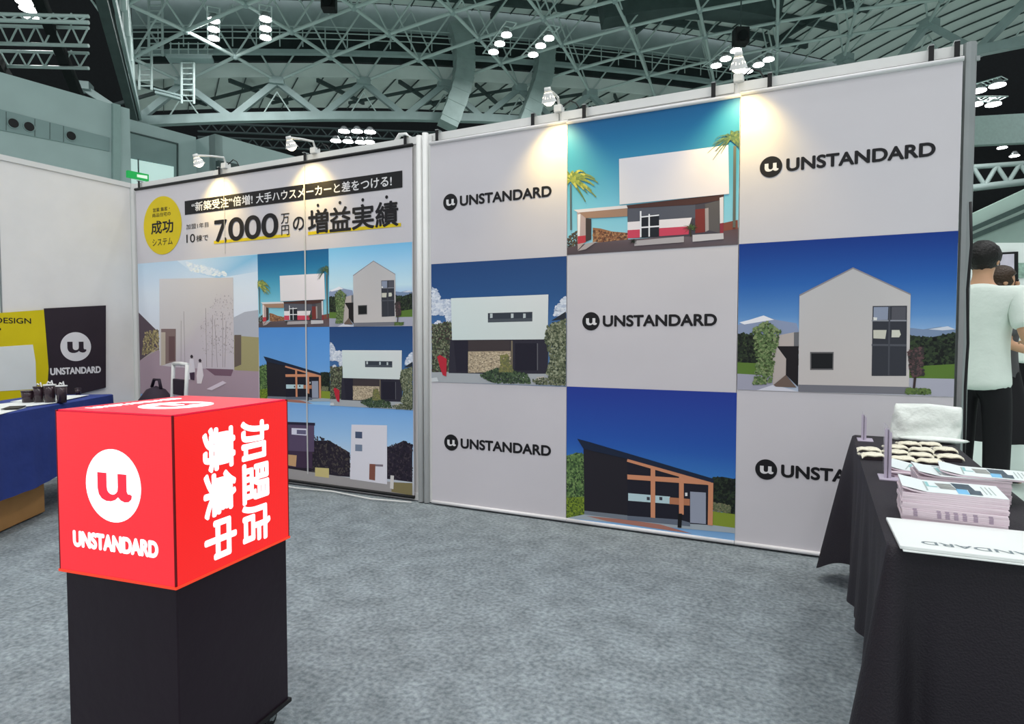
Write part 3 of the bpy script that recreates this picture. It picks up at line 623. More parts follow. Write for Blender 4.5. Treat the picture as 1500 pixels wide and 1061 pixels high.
def draw_lean_to(P, bright=False):
    g = cropmap(810, 560, 4.079, YR)
    P.grad([(0, (120, 160, 200)), (.4, (52, 112, 178)), (.6, (32, 78, 158)), (1, (30, 52, 136))] if not bright else [(0, (140, 180, 214)), (.5, (96, 150, 208)), (1, (72, 132, 200))])
    P.poly(g((78, 445), (160, 430), (235, 445), (230, 700), (78, 700)), (58, 82, 50)); P.leaves(g((78, 440), (160, 425), (235, 435), (225, 700), (78, 700)), 420, .013, [(64, 90, 52), (88, 116, 66), (40, 58, 36), (108, 134, 80)])
    P.poly(g((78, 690), (195, 685), (200, 800), (78, 812)), (106, 126, 40)); P.leaves(g((78, 690), (195, 690), (200, 800), (78, 808)), 150, .010, [(120, 140, 44), (92, 112, 36), (60, 80, 30)])
    P.poly(g((955, 572), (1010, 565), (1090, 580), (1090, 800), (955, 760)), (24, 30, 30)); P.leaves(g((955, 570), (1090, 580), (1090, 790), (955, 750)), 240, .013, DARKG)
    P.poly(g((950, 770), (1090, 790), (1090, 875), (950, 855)), (120, 136, 44)); P.leaves(g((960, 720), (1060, 740), (1060, 780), (960, 770)), 100, .011, [(110, 110, 84), (84, 92, 66)])
    P.poly(g((190, 790), (445, 822), (960, 855), (1090, 872), (1090, 905), (1060, 900), (78, 812)), (150, 160, 168))
    P.poly(g((200, 800), (445, 822), (640, 850), (830, 905), (600, 872), (330, 832)), (156, 106, 94))
    P.poly(g((183, 395), (445, 452), (962, 590), (952, 855), (445, 822), (188, 778)), (30, 28, 36)); P.poly(g((445, 470), (950, 605), (950, 852), (445, 820)), (24, 24, 36))
    P.poly(g((188, 768), (445, 796), (445, 824), (188, 790)), (106, 114, 124)); P.poly(g((445, 798), (760, 822), (820, 840), (820, 862), (445, 824)), (92, 100, 114))
    P.poly(g((820, 654), (914, 660), (914, 848), (820, 840)), (138, 144, 160)); P.poly(g((450, 663), (700, 684), (697, 727), (450, 708)), (170, 194, 200)); P.poly(g((697, 688), (818, 698), (818, 738), (697, 728)), (168, 110, 80))
    for x in (570, 645): P.poly(g((x-9, 685), (x+9, 687), (x+9, 706), (x-9, 704)), (52, 56, 66))
    for a_, b_, w_ in (((445, 462), (945, 606), .026), ((445, 566), (945, 600), .028), ((598, 512), (598, 810), .026), ((768, 560), (768, 790), .026), ((944, 600), (940, 855), .026)): line(P, *g(a_, b_), w_, (192, 130, 98))
    P.poly(g((146, 338), (220, 358), (962, 578), (960, 602), (445, 458), (183, 398)), (20, 32, 54))
    P.poly(g((748, 785), (772, 785), (768, 870), (745, 868)), (14, 14, 18)); P.poly(g((790, 660), (804, 660), (804, 680), (790, 680)), (206, 206, 206))
def banner(x0, x1, top, bot, parts, name, label, top_m, rodr=.011):
    b = tag(empty(name, (0, 0, 0)), label, 'banner', 'fabric banners on the booth wall')
    y = YR if x0 > 3 else -.02
    nx, nz = 30, 40; vs = [(x0+(x1-x0)*i/nx, y+.0015, bot+(top-bot)*j/nz) for j in range(nz+1) for i in range(nx+1)]
    MB().add(vs, [(j*(nx+1)+i, j*(nx+1)+i+1, (j+1)*(nx+1)+i+1, (j+1)*(nx+1)+i) for j in range(nz) for i in range(nx)]).build('sheet', M_cloth, b, True)
    MB().cyl((x0-.004, y, top+.004), (x1+.004, y, top+.004), rodr).build('top_rod', top_m, b, True); MB().cyl((x0, y, bot), (x1, y, bot), rodr).build('bottom_rod', top_m, b, True)
    return b
def wall_logo(b, x0, zc):
    emblem(b, (x0+.152, YR, zc), (1, 0, 0), (0, 0, 1), .054, M_blacktext, M_whitetext)
    strike('lettering', 'UNSTANDARD', M_blacktext, b, (x0+.228, YR, zc-.030), (1, 0, 0), (0, 0, 1), .636, .061, .0032)
b1 = banner(3.128, 4.094, 2.405, .02, None, 'wall_banner', 'banner with white flat-roofed house print between two black emblem logos', M_whitetext)
wall_logo(b1, 3.128, 2.012); wall_logo(b1, 3.128, .432); P = Print(RB); draw_white_box(P); P.build('photo_print', b1, YR)
b2 = banner(4.096, 5.067, 2.398, .02, None, 'wall_banner', 'middle banner with palm tree house above and lean-to house below one logo', M_whitetext)
wall_logo(b2, 4.096, 1.224); P = Print(RA); draw_palm_house(P); P.build('photo_print', b2, YR); P = Print(RD); draw_lean_to(P); P.build('photo_print', b2, YR)
b3 = banner(5.070, 6.034, 2.405, .02, None, 'wall_banner', 'banner with pointed gable house print, half hidden by the black table', M_whitetext)
wall_logo(b3, 5.070, 2.012); wall_logo(b3, 5.070, .432); P = Print(RC_); draw_gable(P); P.build('photo_print', b3, YR)
# big left banner
bl = banner(.05, 2.975, 2.42, .03, None, 'headline_banner', 'wide headline banner with yellow circle, big black numerals and six house photos', M_black, .012)
YL = -.02
def remap(rs, rd): 
    return lambda x, z: (rd[0]+(x-rs[0])/(rs[1]-rs[0])*(rd[1]-rd[0]), rd[2]+(z-rs[2])/(rs[3]-rs[2])*(rd[3]-rd[2]))
def small(rs, rd, fn, *a):
    P = Print(rd); P.map = remap(rs, rd); fn(P, *a); P.build('photo_print', bl, YL)
c1, c2, c3 = 1.518, 2.236, 2.970; r1, r2, r3 = 1.776, 1.206, .628
small(RA, (c1, c2, r2, r1), draw_palm_house); small(RC_, (c2, c3, r2, r1), draw_gable, False)
small(RD, (c1, c2, r3, r2), draw_lean_to, True); small(RB, (c2, c3, r3, r2), draw_white_box)
P = Print((.055, c1, r3, r1)); g = cropmap(200, 370, 5.05, YL)        # pale cube house
P.grad([(0, (168, 150, 164)), (.3, (205, 206, 214)), (.75, (206, 214, 226)), (1, (176, 198, 216))])
P.poly(g((300, 55), (905, 15), (905, 140), (600, 190), (420, 150)), [(200, 212, 224), (108, 168, 204), (180, 200, 220), (150, 186, 212), (190, 206, 222)])
P.leaves(g((370, 70), (460, 90), (660, 150), (660, 175), (540, 165), (400, 130)), 90, .035, [(206, 214, 224), (190, 204, 218), (216, 222, 230)], .5)
P.poly(g((720, 480), (800, 440), (905, 425), (905, 640), (720, 640)), (166, 168, 178)); P.poly(g((722, 615), (905, 628), (905, 885), (722, 870)), (150, 142, 104)); P.poly(g((725, 610), (775, 610), (775, 830), (725, 850)), (96, 84, 78))
P.poly(g((8, 445), (165, 592), (170, 860), (8, 860)), (168, 158, 150)); P.poly(g((8, 445), (165, 592), (160, 700), (8, 800)), (82, 68, 78)); P.leaves(g((60, 590), (165, 570), (165, 720), (40, 760)), 200, .014, [(150, 138, 96), (128, 118, 84), (176, 160, 116), (104, 92, 72)])
P.poly(g((8, 800), (160, 720), (300, 850), (905, 880), (905, 1200), (8, 1200)), (158, 138, 150)); P.poly(g((500, 850), (720, 860), (700, 915), (580, 910)), (112, 84, 100))
P.poly(g((170, 195), (715, 185), (724, 866), (290, 850), (172, 835)), [(200, 196, 196), (192, 186, 184), (186, 178, 186), (182, 172, 182), (190, 184, 186)])
P.poly(g((183, 565), (292, 565), (292, 805), (183, 835)), (124, 104, 102)); P.poly(g((183, 590), (215, 590), (215, 830), (183, 838)), (178, 166, 152)); P.poly(g((240, 620), (285, 620), (285, 800), (240, 806)), (98, 74, 76))
for x in (330, 360, 520, 560, 600, 640, 655): line(P, *g((x, 850), (x+random.uniform(-30, 30), random.uniform(400, 600))), .004, (140, 130, 132))
P.leaves(g((470, 560), (600, 300), (720, 330), (720, 760), (500, 760)), 150, .008, [(168, 160, 162), (150, 142, 146), (176, 168, 170)])
for x, y, c_ in ((410, 770, (206, 200, 208)), (472, 800, (212, 204, 210))):
    P.poly(g((x-14, y+18), (x+14, y+18), (x+26, y+110), (x+10, y+170), (x-22, y+170), (x-26, y+110)), c_); P.poly(g(*[(x+11*math.cos(t), y+14*math.sin(t)) for t in (0, 1, 2, 3, 4, 5)]), (52, 44, 52))
P.poly(g((395, 890), (432, 885), (430, 945), (400, 940)), (58, 40, 60)); P.poly(g((520, 1010), (640, 950), (670, 965), (560, 1020)), (206, 192, 204))
P.build('photo_print', bl, YL)
P = Print((.055, c3, .04, r3)); g = cropmap(370, 470, 3.93, YL)         # tower house and dark house
P.grad([(0, (170, 170, 172)), (.3, (188, 200, 214)), (.6, (150, 186, 220)), (1, (112, 160, 212))])
P.poly(g((-500, 680), (300, 690), (440, 690), (560, 760), (560, 900), (-500, 840)), (34, 28, 40)); P.leaves(g((350, 650), (440, 690), (570, 770), (560, 890), (340, 870)), 260, .014, [(40, 34, 44), (60, 52, 56), (28, 24, 34), (72, 66, 62)])
P.poly(g((770, 740), (870, 690), (920, 720), (920, 930), (770, 910)), (32, 26, 40)); P.leaves(g((770, 730), (870, 690), (920, 715), (920, 925), (770, 905)), 220, .013, [(36, 30, 44), (56, 48, 56), (24, 20, 32)])
P.poly(g((-600, 820), (200, 850), (560, 905), (920, 940), (920, 1030), (-600, 900)), (150, 146, 146)); P.poly(g((360, 845), (440, 850), (440, 905), (360, 895)), (190, 176, 120)); P.poly(g((800, 930), (920, 935), (920, 1010), (800, 985)), (120, 110, 76))
P.poly(g((0, 585), (355, 590), (355, 755), (0, 740)), (84, 70, 96)); P.poly(g((0, 575), (360, 588), (360, 604), (0, 590)), (40, 36, 56)); P.poly(g((225, 618), (318, 622), (318, 662), (225, 655)), (206, 204, 220)); P.poly(g((255, 628), (308, 630), (308, 655), (255, 652)), (96, 92, 120)); P.poly(g((150, 745), (345, 755), (345, 850), (150, 840)), (60, 44, 66)); P.poly(g((200, 770), (255, 775), (250, 840), (200, 832)), (190, 150, 110))
P.poly(g((570, 598), (775, 602), (775, 942), (562, 912)), (206, 204, 212)); P.poly(g((592, 638), (632, 640), (632, 678), (592, 676)), (66, 78, 104)); P.poly(g((592, 712), (632, 714), (632, 752), (592, 750)), (110, 122, 142)); P.poly(g((674, 824), (708, 826), (706, 920), (672, 914)), (120, 74, 62)); P.poly(g((708, 826), (752, 828), (752, 840), (708, 838)), (120, 110, 120))
P.poly(g((210, 925), (918, 1020), (918, 1040), (-600, 930), (-600, 860)), (40, 30, 34)); P.poly(g((795, 890), (815, 892), (812, 970), (792, 965)), (196, 192, 190))
P.build('photo_print', bl, YL)
for x in (1.16, 2.012): MB().box((x, YL-.0045, 1.25 if x > 2 else 2.1), (.012 if x > 2 else .004, .0012, 2.3 if x > 2 else .6)).build('sheet_seam', mat('seam_tape', (215, 215, 214), .4, var=.02, alpha=.85), bl)
# headline
M_yel = mat('yellow_ink', (226, 200, 20), .5, var=.03)
bar = MB().box((1.791, YL-.0006, 2.206), (2.206, .0008, .114)).build('headline_bar', M_blacktext, bl)
X, Zv = (1, 0, 0), (0, 0, 1)
strike('lettering', '“新築受注”倍増!', M_whitetext, bl, (.775, YL-.0012, 2.168), X, Zv, .70, .075, 0.0014)
strike('lettering', '大手ハウスメーカーと差をつける!', M_whitetext, bl, (1.515, YL-.0012, 2.168), X, Zv, 1.29, .073, 0.0013)
MB().cyl((.397, YL-.0002, 2.085), (.397, YL-.001, 2.085), .247, n=64).build('yellow_disc', M_yel, bl)
yt = YL-.0012
strike('lettering', '営業 集客・', M_blacktext, bl, (.39, yt, 2.222), X, Zv, .22, .034, 0.0002, center=True)
strike('lettering', '商品住宅の', M_blacktext, bl, (.39, yt, 2.178), X, Zv, .24, .034, 0.0002, center=True)
strike('lettering', '成功', M_blacktext, bl, (.395, yt, 2.073), X, Zv, .285, .108, 0.0029, center=True)
strike('lettering', 'システム', M_blacktext, bl, (.395, yt, 1.945), X, Zv, .26, .058, 0.0005, center=True)
strike('lettering', '加盟1年目', M_blacktext, bl, (.70, YL, 2.028), X, Zv, .27, .042, 0.0000)
strike('lettering', '10', M_blacktext, bl, (.70, YL, 1.917), X, Zv, .105, .068, 0.0006); strike('lettering', '棟で', M_blacktext, bl, (.82, YL, 1.919), X, Zv, .145, .052, 0.0004)
for xa, xb in ((1.03, 1.86), (2.04, 2.88)): MB().box(((xa+xb)/2, YL-.0003, 1.899), (xb-xa, .0004, .024)).build('underline', M_yel, bl)
strike('lettering', '7', M_blacktext, bl, (1.045, yt, 1.902), X, Zv, .135, .168, 0.0045); strike('lettering', ',', M_blacktext, bl, (1.155, yt, 1.885), X, Zv, .022, .045, 0.0008)
for k in range(3): strike('lettering', '0', M_blacktext, bl, (1.205+k*.183, yt, 1.900), X, Zv, .168, .176, 0.0048)
strike('lettering', '万', M_blacktext, bl, (1.772, yt, 1.990), X, Zv, .085, .075, 0.0007); strike('lettering', '円', M_blacktext, bl, (1.775, yt, 1.902), X, Zv, .078, .075, 0.0007)
strike('lettering', 'の', M_blacktext, bl, (1.895, yt, 1.93), X, Zv, .108, .098, 0.0019)
for k, ch in enumerate('増益実績'):
    strike('lettering', ch, M_blacktext, bl, (2.045+k*.207, yt, 1.896), X, Zv, .19, .168, 0.0042)
    MB().cyl((2.14+k*.207, YL-.0002, 2.097), (2.14+k*.207, YL-.0012, 2.097), .012, n=16).build('emphasis_dot', M_blacktext, bl)

# hanging clips along the wall top
def clip(x, y, label):
    t = tag(empty('hanging_clip', (x, 0, HW)), label, 'clip', 'black clips on the wall top')
    MB().box((0, y-.004, -.028), (.022, .004, .075)).build('hook_strip', M_black, t); MB().box((0, -.012, .012), (.022, .05, .005)).build('hook_top', M_alu, t); MB().box((0, y+.004, -.062), (.026, .016, .012)).build('jaw', M_alu, t)
CL = (('end', .10, 'headline banner, nearest the left corner'), ('a', 1.11, 'headline banner beside the first spotlight'), ('b', 2.02, 'headline banner beside the second spotlight'), ('c', 2.92, 'headline banner beside the white front posts'),
      ('d', 3.18, 'first logo banner beside the white front posts'), ('e', 3.87, 'first logo banner, left of the middle spotlight'), ('f', 4.20, 'palm house banner, right of the middle spotlight'), ('g', 4.93, 'palm house banner, left of the right spotlight'),
      ('h', 5.21, 'gable house banner, right of the right spotlight'), ('i', 5.91, 'gable house banner near the grey end post'), ('j', 6.01, 'gable house banner, touching the grey end post'))
for _, x, l in CL: clip(x, -.028 if x > 3 else -.018, 'small black hanging clip on the '+l)

# clip-on arm spotlights, each with its own warm lamp
def spotlight(x, yaw, label, wall='back', arm=.24):
    t = tag(empty('arm_spotlight', (x, 0, HW) if wall == 'back' else (0, x, HW), 0 if wall == 'back' else math.pi/2), label, 'spotlight', 'clip-on arm spotlights')
    MB().box((0, 0, .02), (.05, .06, .045)).build('clamp', M_wpaint, t, bevel=.006)
    tip = Vector((math.sin(yaw)*arm, -math.cos(yaw)*arm, -.02))
    MB().tube([(0, 0, .04), (0, -.02, .085), tip*.5+Vector((0, 0, .085)), tip+Vector((0, 0, .075))], .008).build('arm', M_wpaint, t, True)
    ax = Vector((-math.sin(yaw)*.35, .45, -1)).normalized()
    MB().cyl(tip+Vector((0, 0, .085)), tip+Vector((0, 0, .085))+ax*.03, .018, .022, 16).build('neck', M_wpaint, t, True)
    a = tip+Vector((0, 0, .085))+ax*.03
    MB().cyl(a, a+ax*.05, .024, .044, 20, False).build('lamp_shade', M_wpaint, t, True)
    MB().ball(a+ax*.035, .036, 14).build('bulb', M_bulb, t, True)
    MB().tube([(.02, .0, .03), (.06, .02, .07), (.1, .02, .05), (.13, .02, .005)], .004).build('cord', M_black, t)
    ld = bpy.data.lights.new('spot_light', 'SPOT'); ld.energy = SPOT_W; ld.color = (1.0, .73, .24); ld.spot_size = math.radians(105); ld.spot_blend = .9; ld.shadow_soft_size = .03
    lo_ = bpy.data.objects.new('spot_light', ld); C.objects.link(lo_); lo_.parent = t; lo_.location = a+ax*.10
    lo_.rotation_euler = Vector((0, 0, -1)).rotation_difference(Vector((-math.sin(yaw)*.1, .62, -1))).to_euler()
    return t
spotlight(1.16, -.25, 'white arm spotlight above the yellow circle end of the headline banner')
spotlight(2.10, -.1, 'white arm spotlight above the middle of the headline banner')
spotlight(4.03, .1, 'white arm spotlight where the first two logo banners meet')
spotlight(5.055, .1, 'white arm spotlight between the palm house and gable house banners')
spotlight(-1.7, 0, 'white arm spotlight on the top of the left wall', 'left')
t = tag(empty('lamp_clamp', (2.86, .03, HW)), 'white lamp clamp gripping the wall top beside the front posts', 'clamp')
MB().tube([(-.06, 0, 0), (-.02, 0, .045), (.03, 0, .04), (.06, 0, .005)], .014).build('clamp_bow', M_wpaint, t, True); MB().box((.05, 0, .01), (.05, .05, .025)).build('clamp_jaw', M_wpaint, t, bevel=.005)
tag(MB().tube([(6.075, -.045, 1.75), (6.082, -.05, 1.55), (6.072, -.05, 1.35), (6.08, -.048, 1.1), (6.074, -.05, .9), (6.078, -.05, .4), (6.08, -.06, .02)], .006).build('power_cable', M_black, None, True), 'thin black cable running down the grey end post', 'cable')
tag(MB().tube([(1.6, -.10, .014), (2.0, -.13, .014), (2.3, -.09, .014), (2.7, -.14, .014), (3.0, -.09, .014)], .005).build('floor_cable', M_wpaint, None, True), 'white cable lying on the carpet along the headline banner', 'cable')

# ================================================================== LED CUBE
LYAW = .129; LF = Vector((4.145, -2.642, 0)); LW, LDp = .372, .397; Z0, Z1c = .548, .951
ldx = Vector((math.cos(LYAW), math.sin(LYAW), 0)); ldy = Vector((-ldx.y, ldx.x, 0))
ctr = LF - ldx*LW/2 + ldy*LDp/2
led = tag(empty('led_cube_display', (ctr.x, ctr.y, 0.008), LYAW), 'glowing red cube screen with white lettering on a black rolling cabinet', 'display')
hx, hy = LW/2, LDp/2; zb, zt = Z0-.008, Z1c-.008
M_ledbody = mat('led_housing', (28, 12, 14), .4)
MB().box((0, 0, (zb+zt)/2), (LW-.006, LDp-.006, zt-zb-.006)).build('cube_body', M_ledbody, led)
def led_face(name, col, k):
    m = bpy.data.materials.new(name); m.use_nodes = True; nt = m.node_tree; b = nt.nodes['Principled BSDF']
    tc = nt.nodes.new('ShaderNodeTexCoord'); v = nt.nodes.new('ShaderNodeTexVoronoi'); v.inputs['Scale'].default_value = 260; v.inputs['Randomness'].default_value = 0
    r = nt.nodes.new('ShaderNodeMapRange'); r.inputs['From Min'].default_value = .15; r.inputs['From Max'].default_value = .6; r.inputs['To Min'].default_value = k*1.12; r.inputs['To Max'].default_value = k*.82
    nt.links.new(tc.outputs['Object'], v.inputs['Vector']); nt.links.new(v.outputs['Distance'], r.inputs['Value']); nt.links.new(r.outputs['Result'], b.inputs['Emission Strength'])
    b.inputs['Emission Color'].default_value = L(col); b.inputs['Base Color'].default_value = L((70, 12, 14)); b.inputs['Roughness'].default_value = .35
    return m
E_ = .0035
F1 = led_face('led_red_front', (255, 46, 58), 1.0); F2 = led_face('led_red_side', (255, 38, 36), 1.0); F3 = led_face('led_red_top', (246, 10, 62), .95)
MB().box((0, -hy+.001, (zb+zt)/2), (LW-2*E_, .004, zt-zb-2*E_)).build('screen', F1, led); MB().box((0, hy-.001, (zb+zt)/2), (LW-2*E_, .004, zt-zb-2*E_)).build('screen', F1, led)
MB().box((hx-.001, 0, (zb+zt)/2), (.004, LDp-2*E_, zt-zb-2*E_)).build('screen', F2, led); MB().box((-hx+.001, 0, (zb+zt)/2), (.004, LDp-2*E_, zt-zb-2*E_)).build('screen', F2, led)
MB().box((0, 0, zt-.001), (LW-2*E_, LDp-2*E_, .004)).build('screen', F3, led)
M_rim = emit('led_rim', (255, 70, 36), .75, (120, 30, 24))
for z in (zb+.003,):
    for s in (-1, 1): MB().box((0, s*(hy), z), (LW+.004, .006, .006)).build('edge_trim', M_rim, led); MB().box((s*hx, 0, z), (.006, LDp+.004, .006)).build('edge_trim', M_rim, led)
for sx in (-1, 1):
    for sy in (-1, 1): MB().box((sx*(hx-.0012), sy*(hy-.0012), (zb+zt)/2), (.004, .004, zt-zb)).build('corner_trim', mat('dark_red_trim', (120, 10, 18), .5), led)
M_ledw = emit('led_white', (236, 252, 255), 1.25, (200, 200, 200)); M_ledu = F1
yf = -hy-.0012
emblem(led, (.0, yf, .768), (1, 0, 0), (0, 0, 1), .088, M_ledw, emit('led_red_flat', (255, 40, 66), 1.0), .0005)
strike('lettering', 'UNSTANDARD', M_ledw, led, (0, yf, .628), (1, 0, 0), (0, 0, 1), .268, .036, .0028, center=True)
xs_ = hx+.0012
for row, body in ((.665, '加盟店'), (.345, '募集中')):
    strike('lettering', body, M_ledw, led, (xs_, -hy+row*LDp, (zb+zt)/2-.006), (0, 0, -1), (0, 1, 0), .325, .100, .0038, center=True)
zt2 = zt+.0012
emblem(led, (.02, -.03, zt2), ldy*0+Vector((0, 1, 0)), Vector((-1, 0, 0)), .088, M_ledw, emit('led_red_flat2', (246, 10, 62), .95), .0005)
strike('lettering', 'UNSTANDARD', M_ledw, led, (-.125, -.02, zt2), (0, 1, 0), (-1, 0, 0), .27, .036, .002, center=True)
M_cab = mat('black_cabinet_glow_tint', (32, 18, 30), .38, var=.1, scale=3, bump=.04, bscale=30)  # purple in the base colour stands for the cube's red glow
MB().box((.003, 0, (.065+zb)/2), (LW-.016, LDp-.012, zb-.065)).build('cabinet', M_cab, led, bevel=.003)
MB().box((.003, 0, .062), (LW-.002, LDp+.002, .012)).build('base_plate', M_black, led, bevel=.002)
for sx in (-1, 1):
    for sy in (-1, 1):
        c = Vector((sx*(hx-.045), sy*(hy-.045), 0)); cs = MB().cyl(c+Vector((-.011, 0, .024)), c+Vector((.011, 0, .024)), .024, n=18).build('caster', M_black, led)
        MB().box(c+Vector((0, 0, .05)), (.034, .034, .014)).build('caster_plate', M_alu, cs); MB().box(c+Vector((.015, 0, .038)), (.004, .024, .03)).build('caster_fork', M_alu, cs); MB().cyl(c+Vector((-.018, 0, .024)), c+Vector((.018, 0, .024)), .006, n=10).build('axle', M_alu, cs)

# ================================================================== RIGHT TABLE
TX0, TX1, TY0, TY1, TZ = 5.606, 5.968, -2.055, -.375, .690
tb = tag(empty('display_table', ((TX0+TX1)/2, (TY0+TY1)/2, 0)), 'narrow folding table under the black cloth on the right', 'table'); o = tb.location
MB().box((0, 0, TZ-.018), (TX1-TX0-.01, TY1-TY0-.01, .03)).build('tabletop', mat('table_board', (90, 84, 80), .5), tb)
for sx in (-1, 1):
    for sy in (-1, 1): MB().tube([(sx*.13, sy*.70, TZ-.03), (sx*.14, sy*.74, .3), (sx*.145, sy*.755, .01)], .012).build('leg', M_alu, tb, True)
def cloth_mesh(loop, normals, hem, flare, z, rows=18):
    """draped cloth: flat top, skirt with folds that flares to the hem"""
    n = len(loop); vs = []; fs = []
    cx = sum(p.x for p in loop)/n; cy = sum(p.y for p in loop)/n
    for k in range(n): vs.append((cx+(loop[k].x-cx)*.5, cy+(loop[k].y-cy)*.5, z+.002))
    for k in range(n): vs.append((loop[k].x-normals[k].x*.008, loop[k].y-normals[k].y*.008, z+.002))
    for r in range(rows+1):
        t = r/rows
        for k in range(n):
            h = hem(k); d = flare(k, t); zz = z-.003 - (z-.003-h)*t
            vs.append((loop[k].x+normals[k].x*(.002+d), loop[k].y+normals[k].y*(.002+d), zz))
    fs.append(tuple(range(n)))
    for r in range(rows+2):
        for k in range(n): fs.append((r*n+k, r*n+(k+1) % n, (r+1)*n+(k+1) % n, (r+1)*n+k))
    return MB().add(vs, fs)
def rect_loop(x0, x1, y0, y1, step=.012, rad=.012):
    pts = []; nor = []
    cs = [(x1-rad, y0+rad, -math.pi/2), (x1-rad, y1-rad, 0), (x0+rad, y1-rad, math.pi/2), (x0+rad, y0+rad, math.pi)]
    for k, (cx, cy, a0) in enumerate(cs):
        for q in range(7):
            a = a0+math.pi/2*q/6; pts.append(Vector((cx+rad*math.cos(a), cy+rad*math.sin(a), 0))); nor.append(Vector((math.cos(a), math.sin(a), 0)))
        nx_, ny_, _ = cs[(k+1) % 4]; a = a0+math.pi/2; nv = Vector((math.cos(a), math.sin(a), 0)); p0 = pts[-1]; p1 = Vector((nx_, ny_, 0))+nv*rad; m = int((p1-p0).length/step)
        for q in range(1, m): pts.append(p0.lerp(p1, q/m)); nor.append(nv)
    return pts, nor
lp, ln = rect_loop(TX0, TX1, TY0, TY1)
arc = [0.0]
for a, b in zip(lp[:-1], lp[1:]): arc.append(arc[-1]+(b-a).length)
corner = {'nl': Vector((TX0, TY0, 0)), 'fl': Vector((TX0, TY1, 0)), 'nr': Vector((TX1, TY0, 0)), 'fr': Vector((TX1, TY1, 0))}
def hem_r(k):
    p = lp[k]; h = .13+.15*(p.y-TY1)/(TY0-TY1) if p.x < TX0+.05 else .17
    for c in corner.values(): h -= .07*math.exp(-((p-c).length/.07)**2)
    return max(.02, h)
def flare_r(k, t):
    p = lp[k]; s = arc[k]
    d = t**1.1*(.012+.010*math.sin(s*19+.6)+.007*math.sin(s*41+2)+.012*math.sin(s*7.3))
    for c, amp in (('nl', .03), ('fl', .115), ('nr', .08), ('fr', .03)): d += amp*t**.9*math.exp(-((p-corner[c]).length/.085)**2)
    q = (p-corner['nl']).length          # valley fold on the near side next to the corner
    if abs(p.y-TY0) < .02: d += t*(.018*math.sin(q*34+1.2)-.055*math.exp(-((q-.055)/.028)**2))
    return max(-.035*t, d)
M_bcloth = mat('black_cloth', (32, 27, 35), .6, var=.12, scale=3, bump=.25, bscale=240, spec=.45)
tag(autosmooth(cloth_mesh(lp, ln, hem_r, flare_r, TZ).build('tablecloth', M_bcloth), 55), 'black cloth draped to near the floor over the right table', 'tablecloth')
TT = TZ+.0025
# white folded poster sheet on the near edge with lettering facing away
fl = tag(empty('folded_poster', (5.62, -2.075, TT)), 'white folded poster sheet hanging slightly over the near table edge', 'poster')
M_paper = mat('white_paper', (232, 236, 234), .5, var=.02)
M_grey = mat('grey_print', (120, 135, 140), .5)
MB().box((.20, .11, .005), (.40, .225, .008), .03).build('sheet', M_paper, fl, bevel=.002); MB().box((.20, .104, -.0002), (.39, .225, .002), .035).build('under_sheet', M_paper, fl)
lettering('lettering', 'UNSTANDARD', M_grey, fl, (.345, .052, .0092), (-1, -.03, 0), (.03, -1, 0), .30, .022, .01, .0003)
# catalogue stacks
def brochure_meshes(flat):
    vs = []; fs = []; n = 10; wdt, dp, th = .205, .145, .0042
    bend = lambda t: 0.0 if flat else .010*max(0, 1-t*4)**2
    for side in (0, 1):
        for j in (0, 1):
            for i in range(n+1): t = i/n; vs.append((-wdt/2+wdt*t, (-.5+j)*dp, side*th+bend(t)))
    N = n+1
    for i in range(n): fs += [(i, N+i, N+i+1, i+1), (2*N+i, 2*N+i+1, 3*N+i+1, 3*N+i), (i, i+1, 2*N+i+1, 2*N+i), (N+i, 3*N+i, 3*N+i+1, N+i+1)]
    fs += [(0, 2*N, 3*N, N), (n, N+n, 3*N+n, 2*N+n)]
    body = MB().add(vs, fs).mesh('cover')
    return body, bend, (wdt, dp, th)
bm_, bend_, (BW, BD, BT) = brochure_meshes(False); bf_ = brochure_meshes(True)[0]
for q in (bm_, bf_): q.materials.append(mat('catalogue_paper', (228, 212, 220), .5, var=.03))
M_cov = {'base': mat('cover_white', (236, 244, 244), .4, var=.02), 'cyan': mat('cover_cyan', (150, 205, 205), .45, var=.1), 'blue': mat('cover_blue', (120, 185, 225), .45, var=.1), 'grey': mat('cover_grey', (150, 152, 148), .45, var=.3, scale=60), 'dark': mat('cover_dark', (70, 84, 96), .45, var=.3, scale=50), 'line': mat('cover_line', (176, 188, 186), .5)}
def cover_art(par):
    def patch(x0, x1, y0, y1, m, name='cover_print', skew=0):
        pts = [(x0, y0), (x1, y0), (x1+skew, y1), (x0+skew, y1)]
        MB().add([(x*BW-BW/2, y*BD-BD/2, BT+bend_(x)+(.0006 if m == 'base' else .0011)) for x, y in pts], [(0, 1, 2, 3)]).build(name, M_cov[m], par)
    patch(.0, .25, 0, 1, 'base', 'cover_sheet'); patch(.25, 1, 0, 1, 'base', 'cover_sheet')
    for x in (.07, .11, .15, .21, .25): patch(x, x+.018, .12, .85, 'line', 'cover_text')
    patch(.27, .30, .45, .85, 'cyan'); patch(.30, .38, .45, .52, 'cyan'); patch(.40, .56, .35, .80, 'grey', skew=-.03); patch(.56, .74, .45, .9, 'dark', skew=-.02); patch(.55, .66, .08, .45, 'blue'); patch(.66, .78, .1, .45, 'dark', skew=.01)
    for x in (.82, .86, .90): patch(x, x+.012, .2, .8, 'line', 'cover_text')
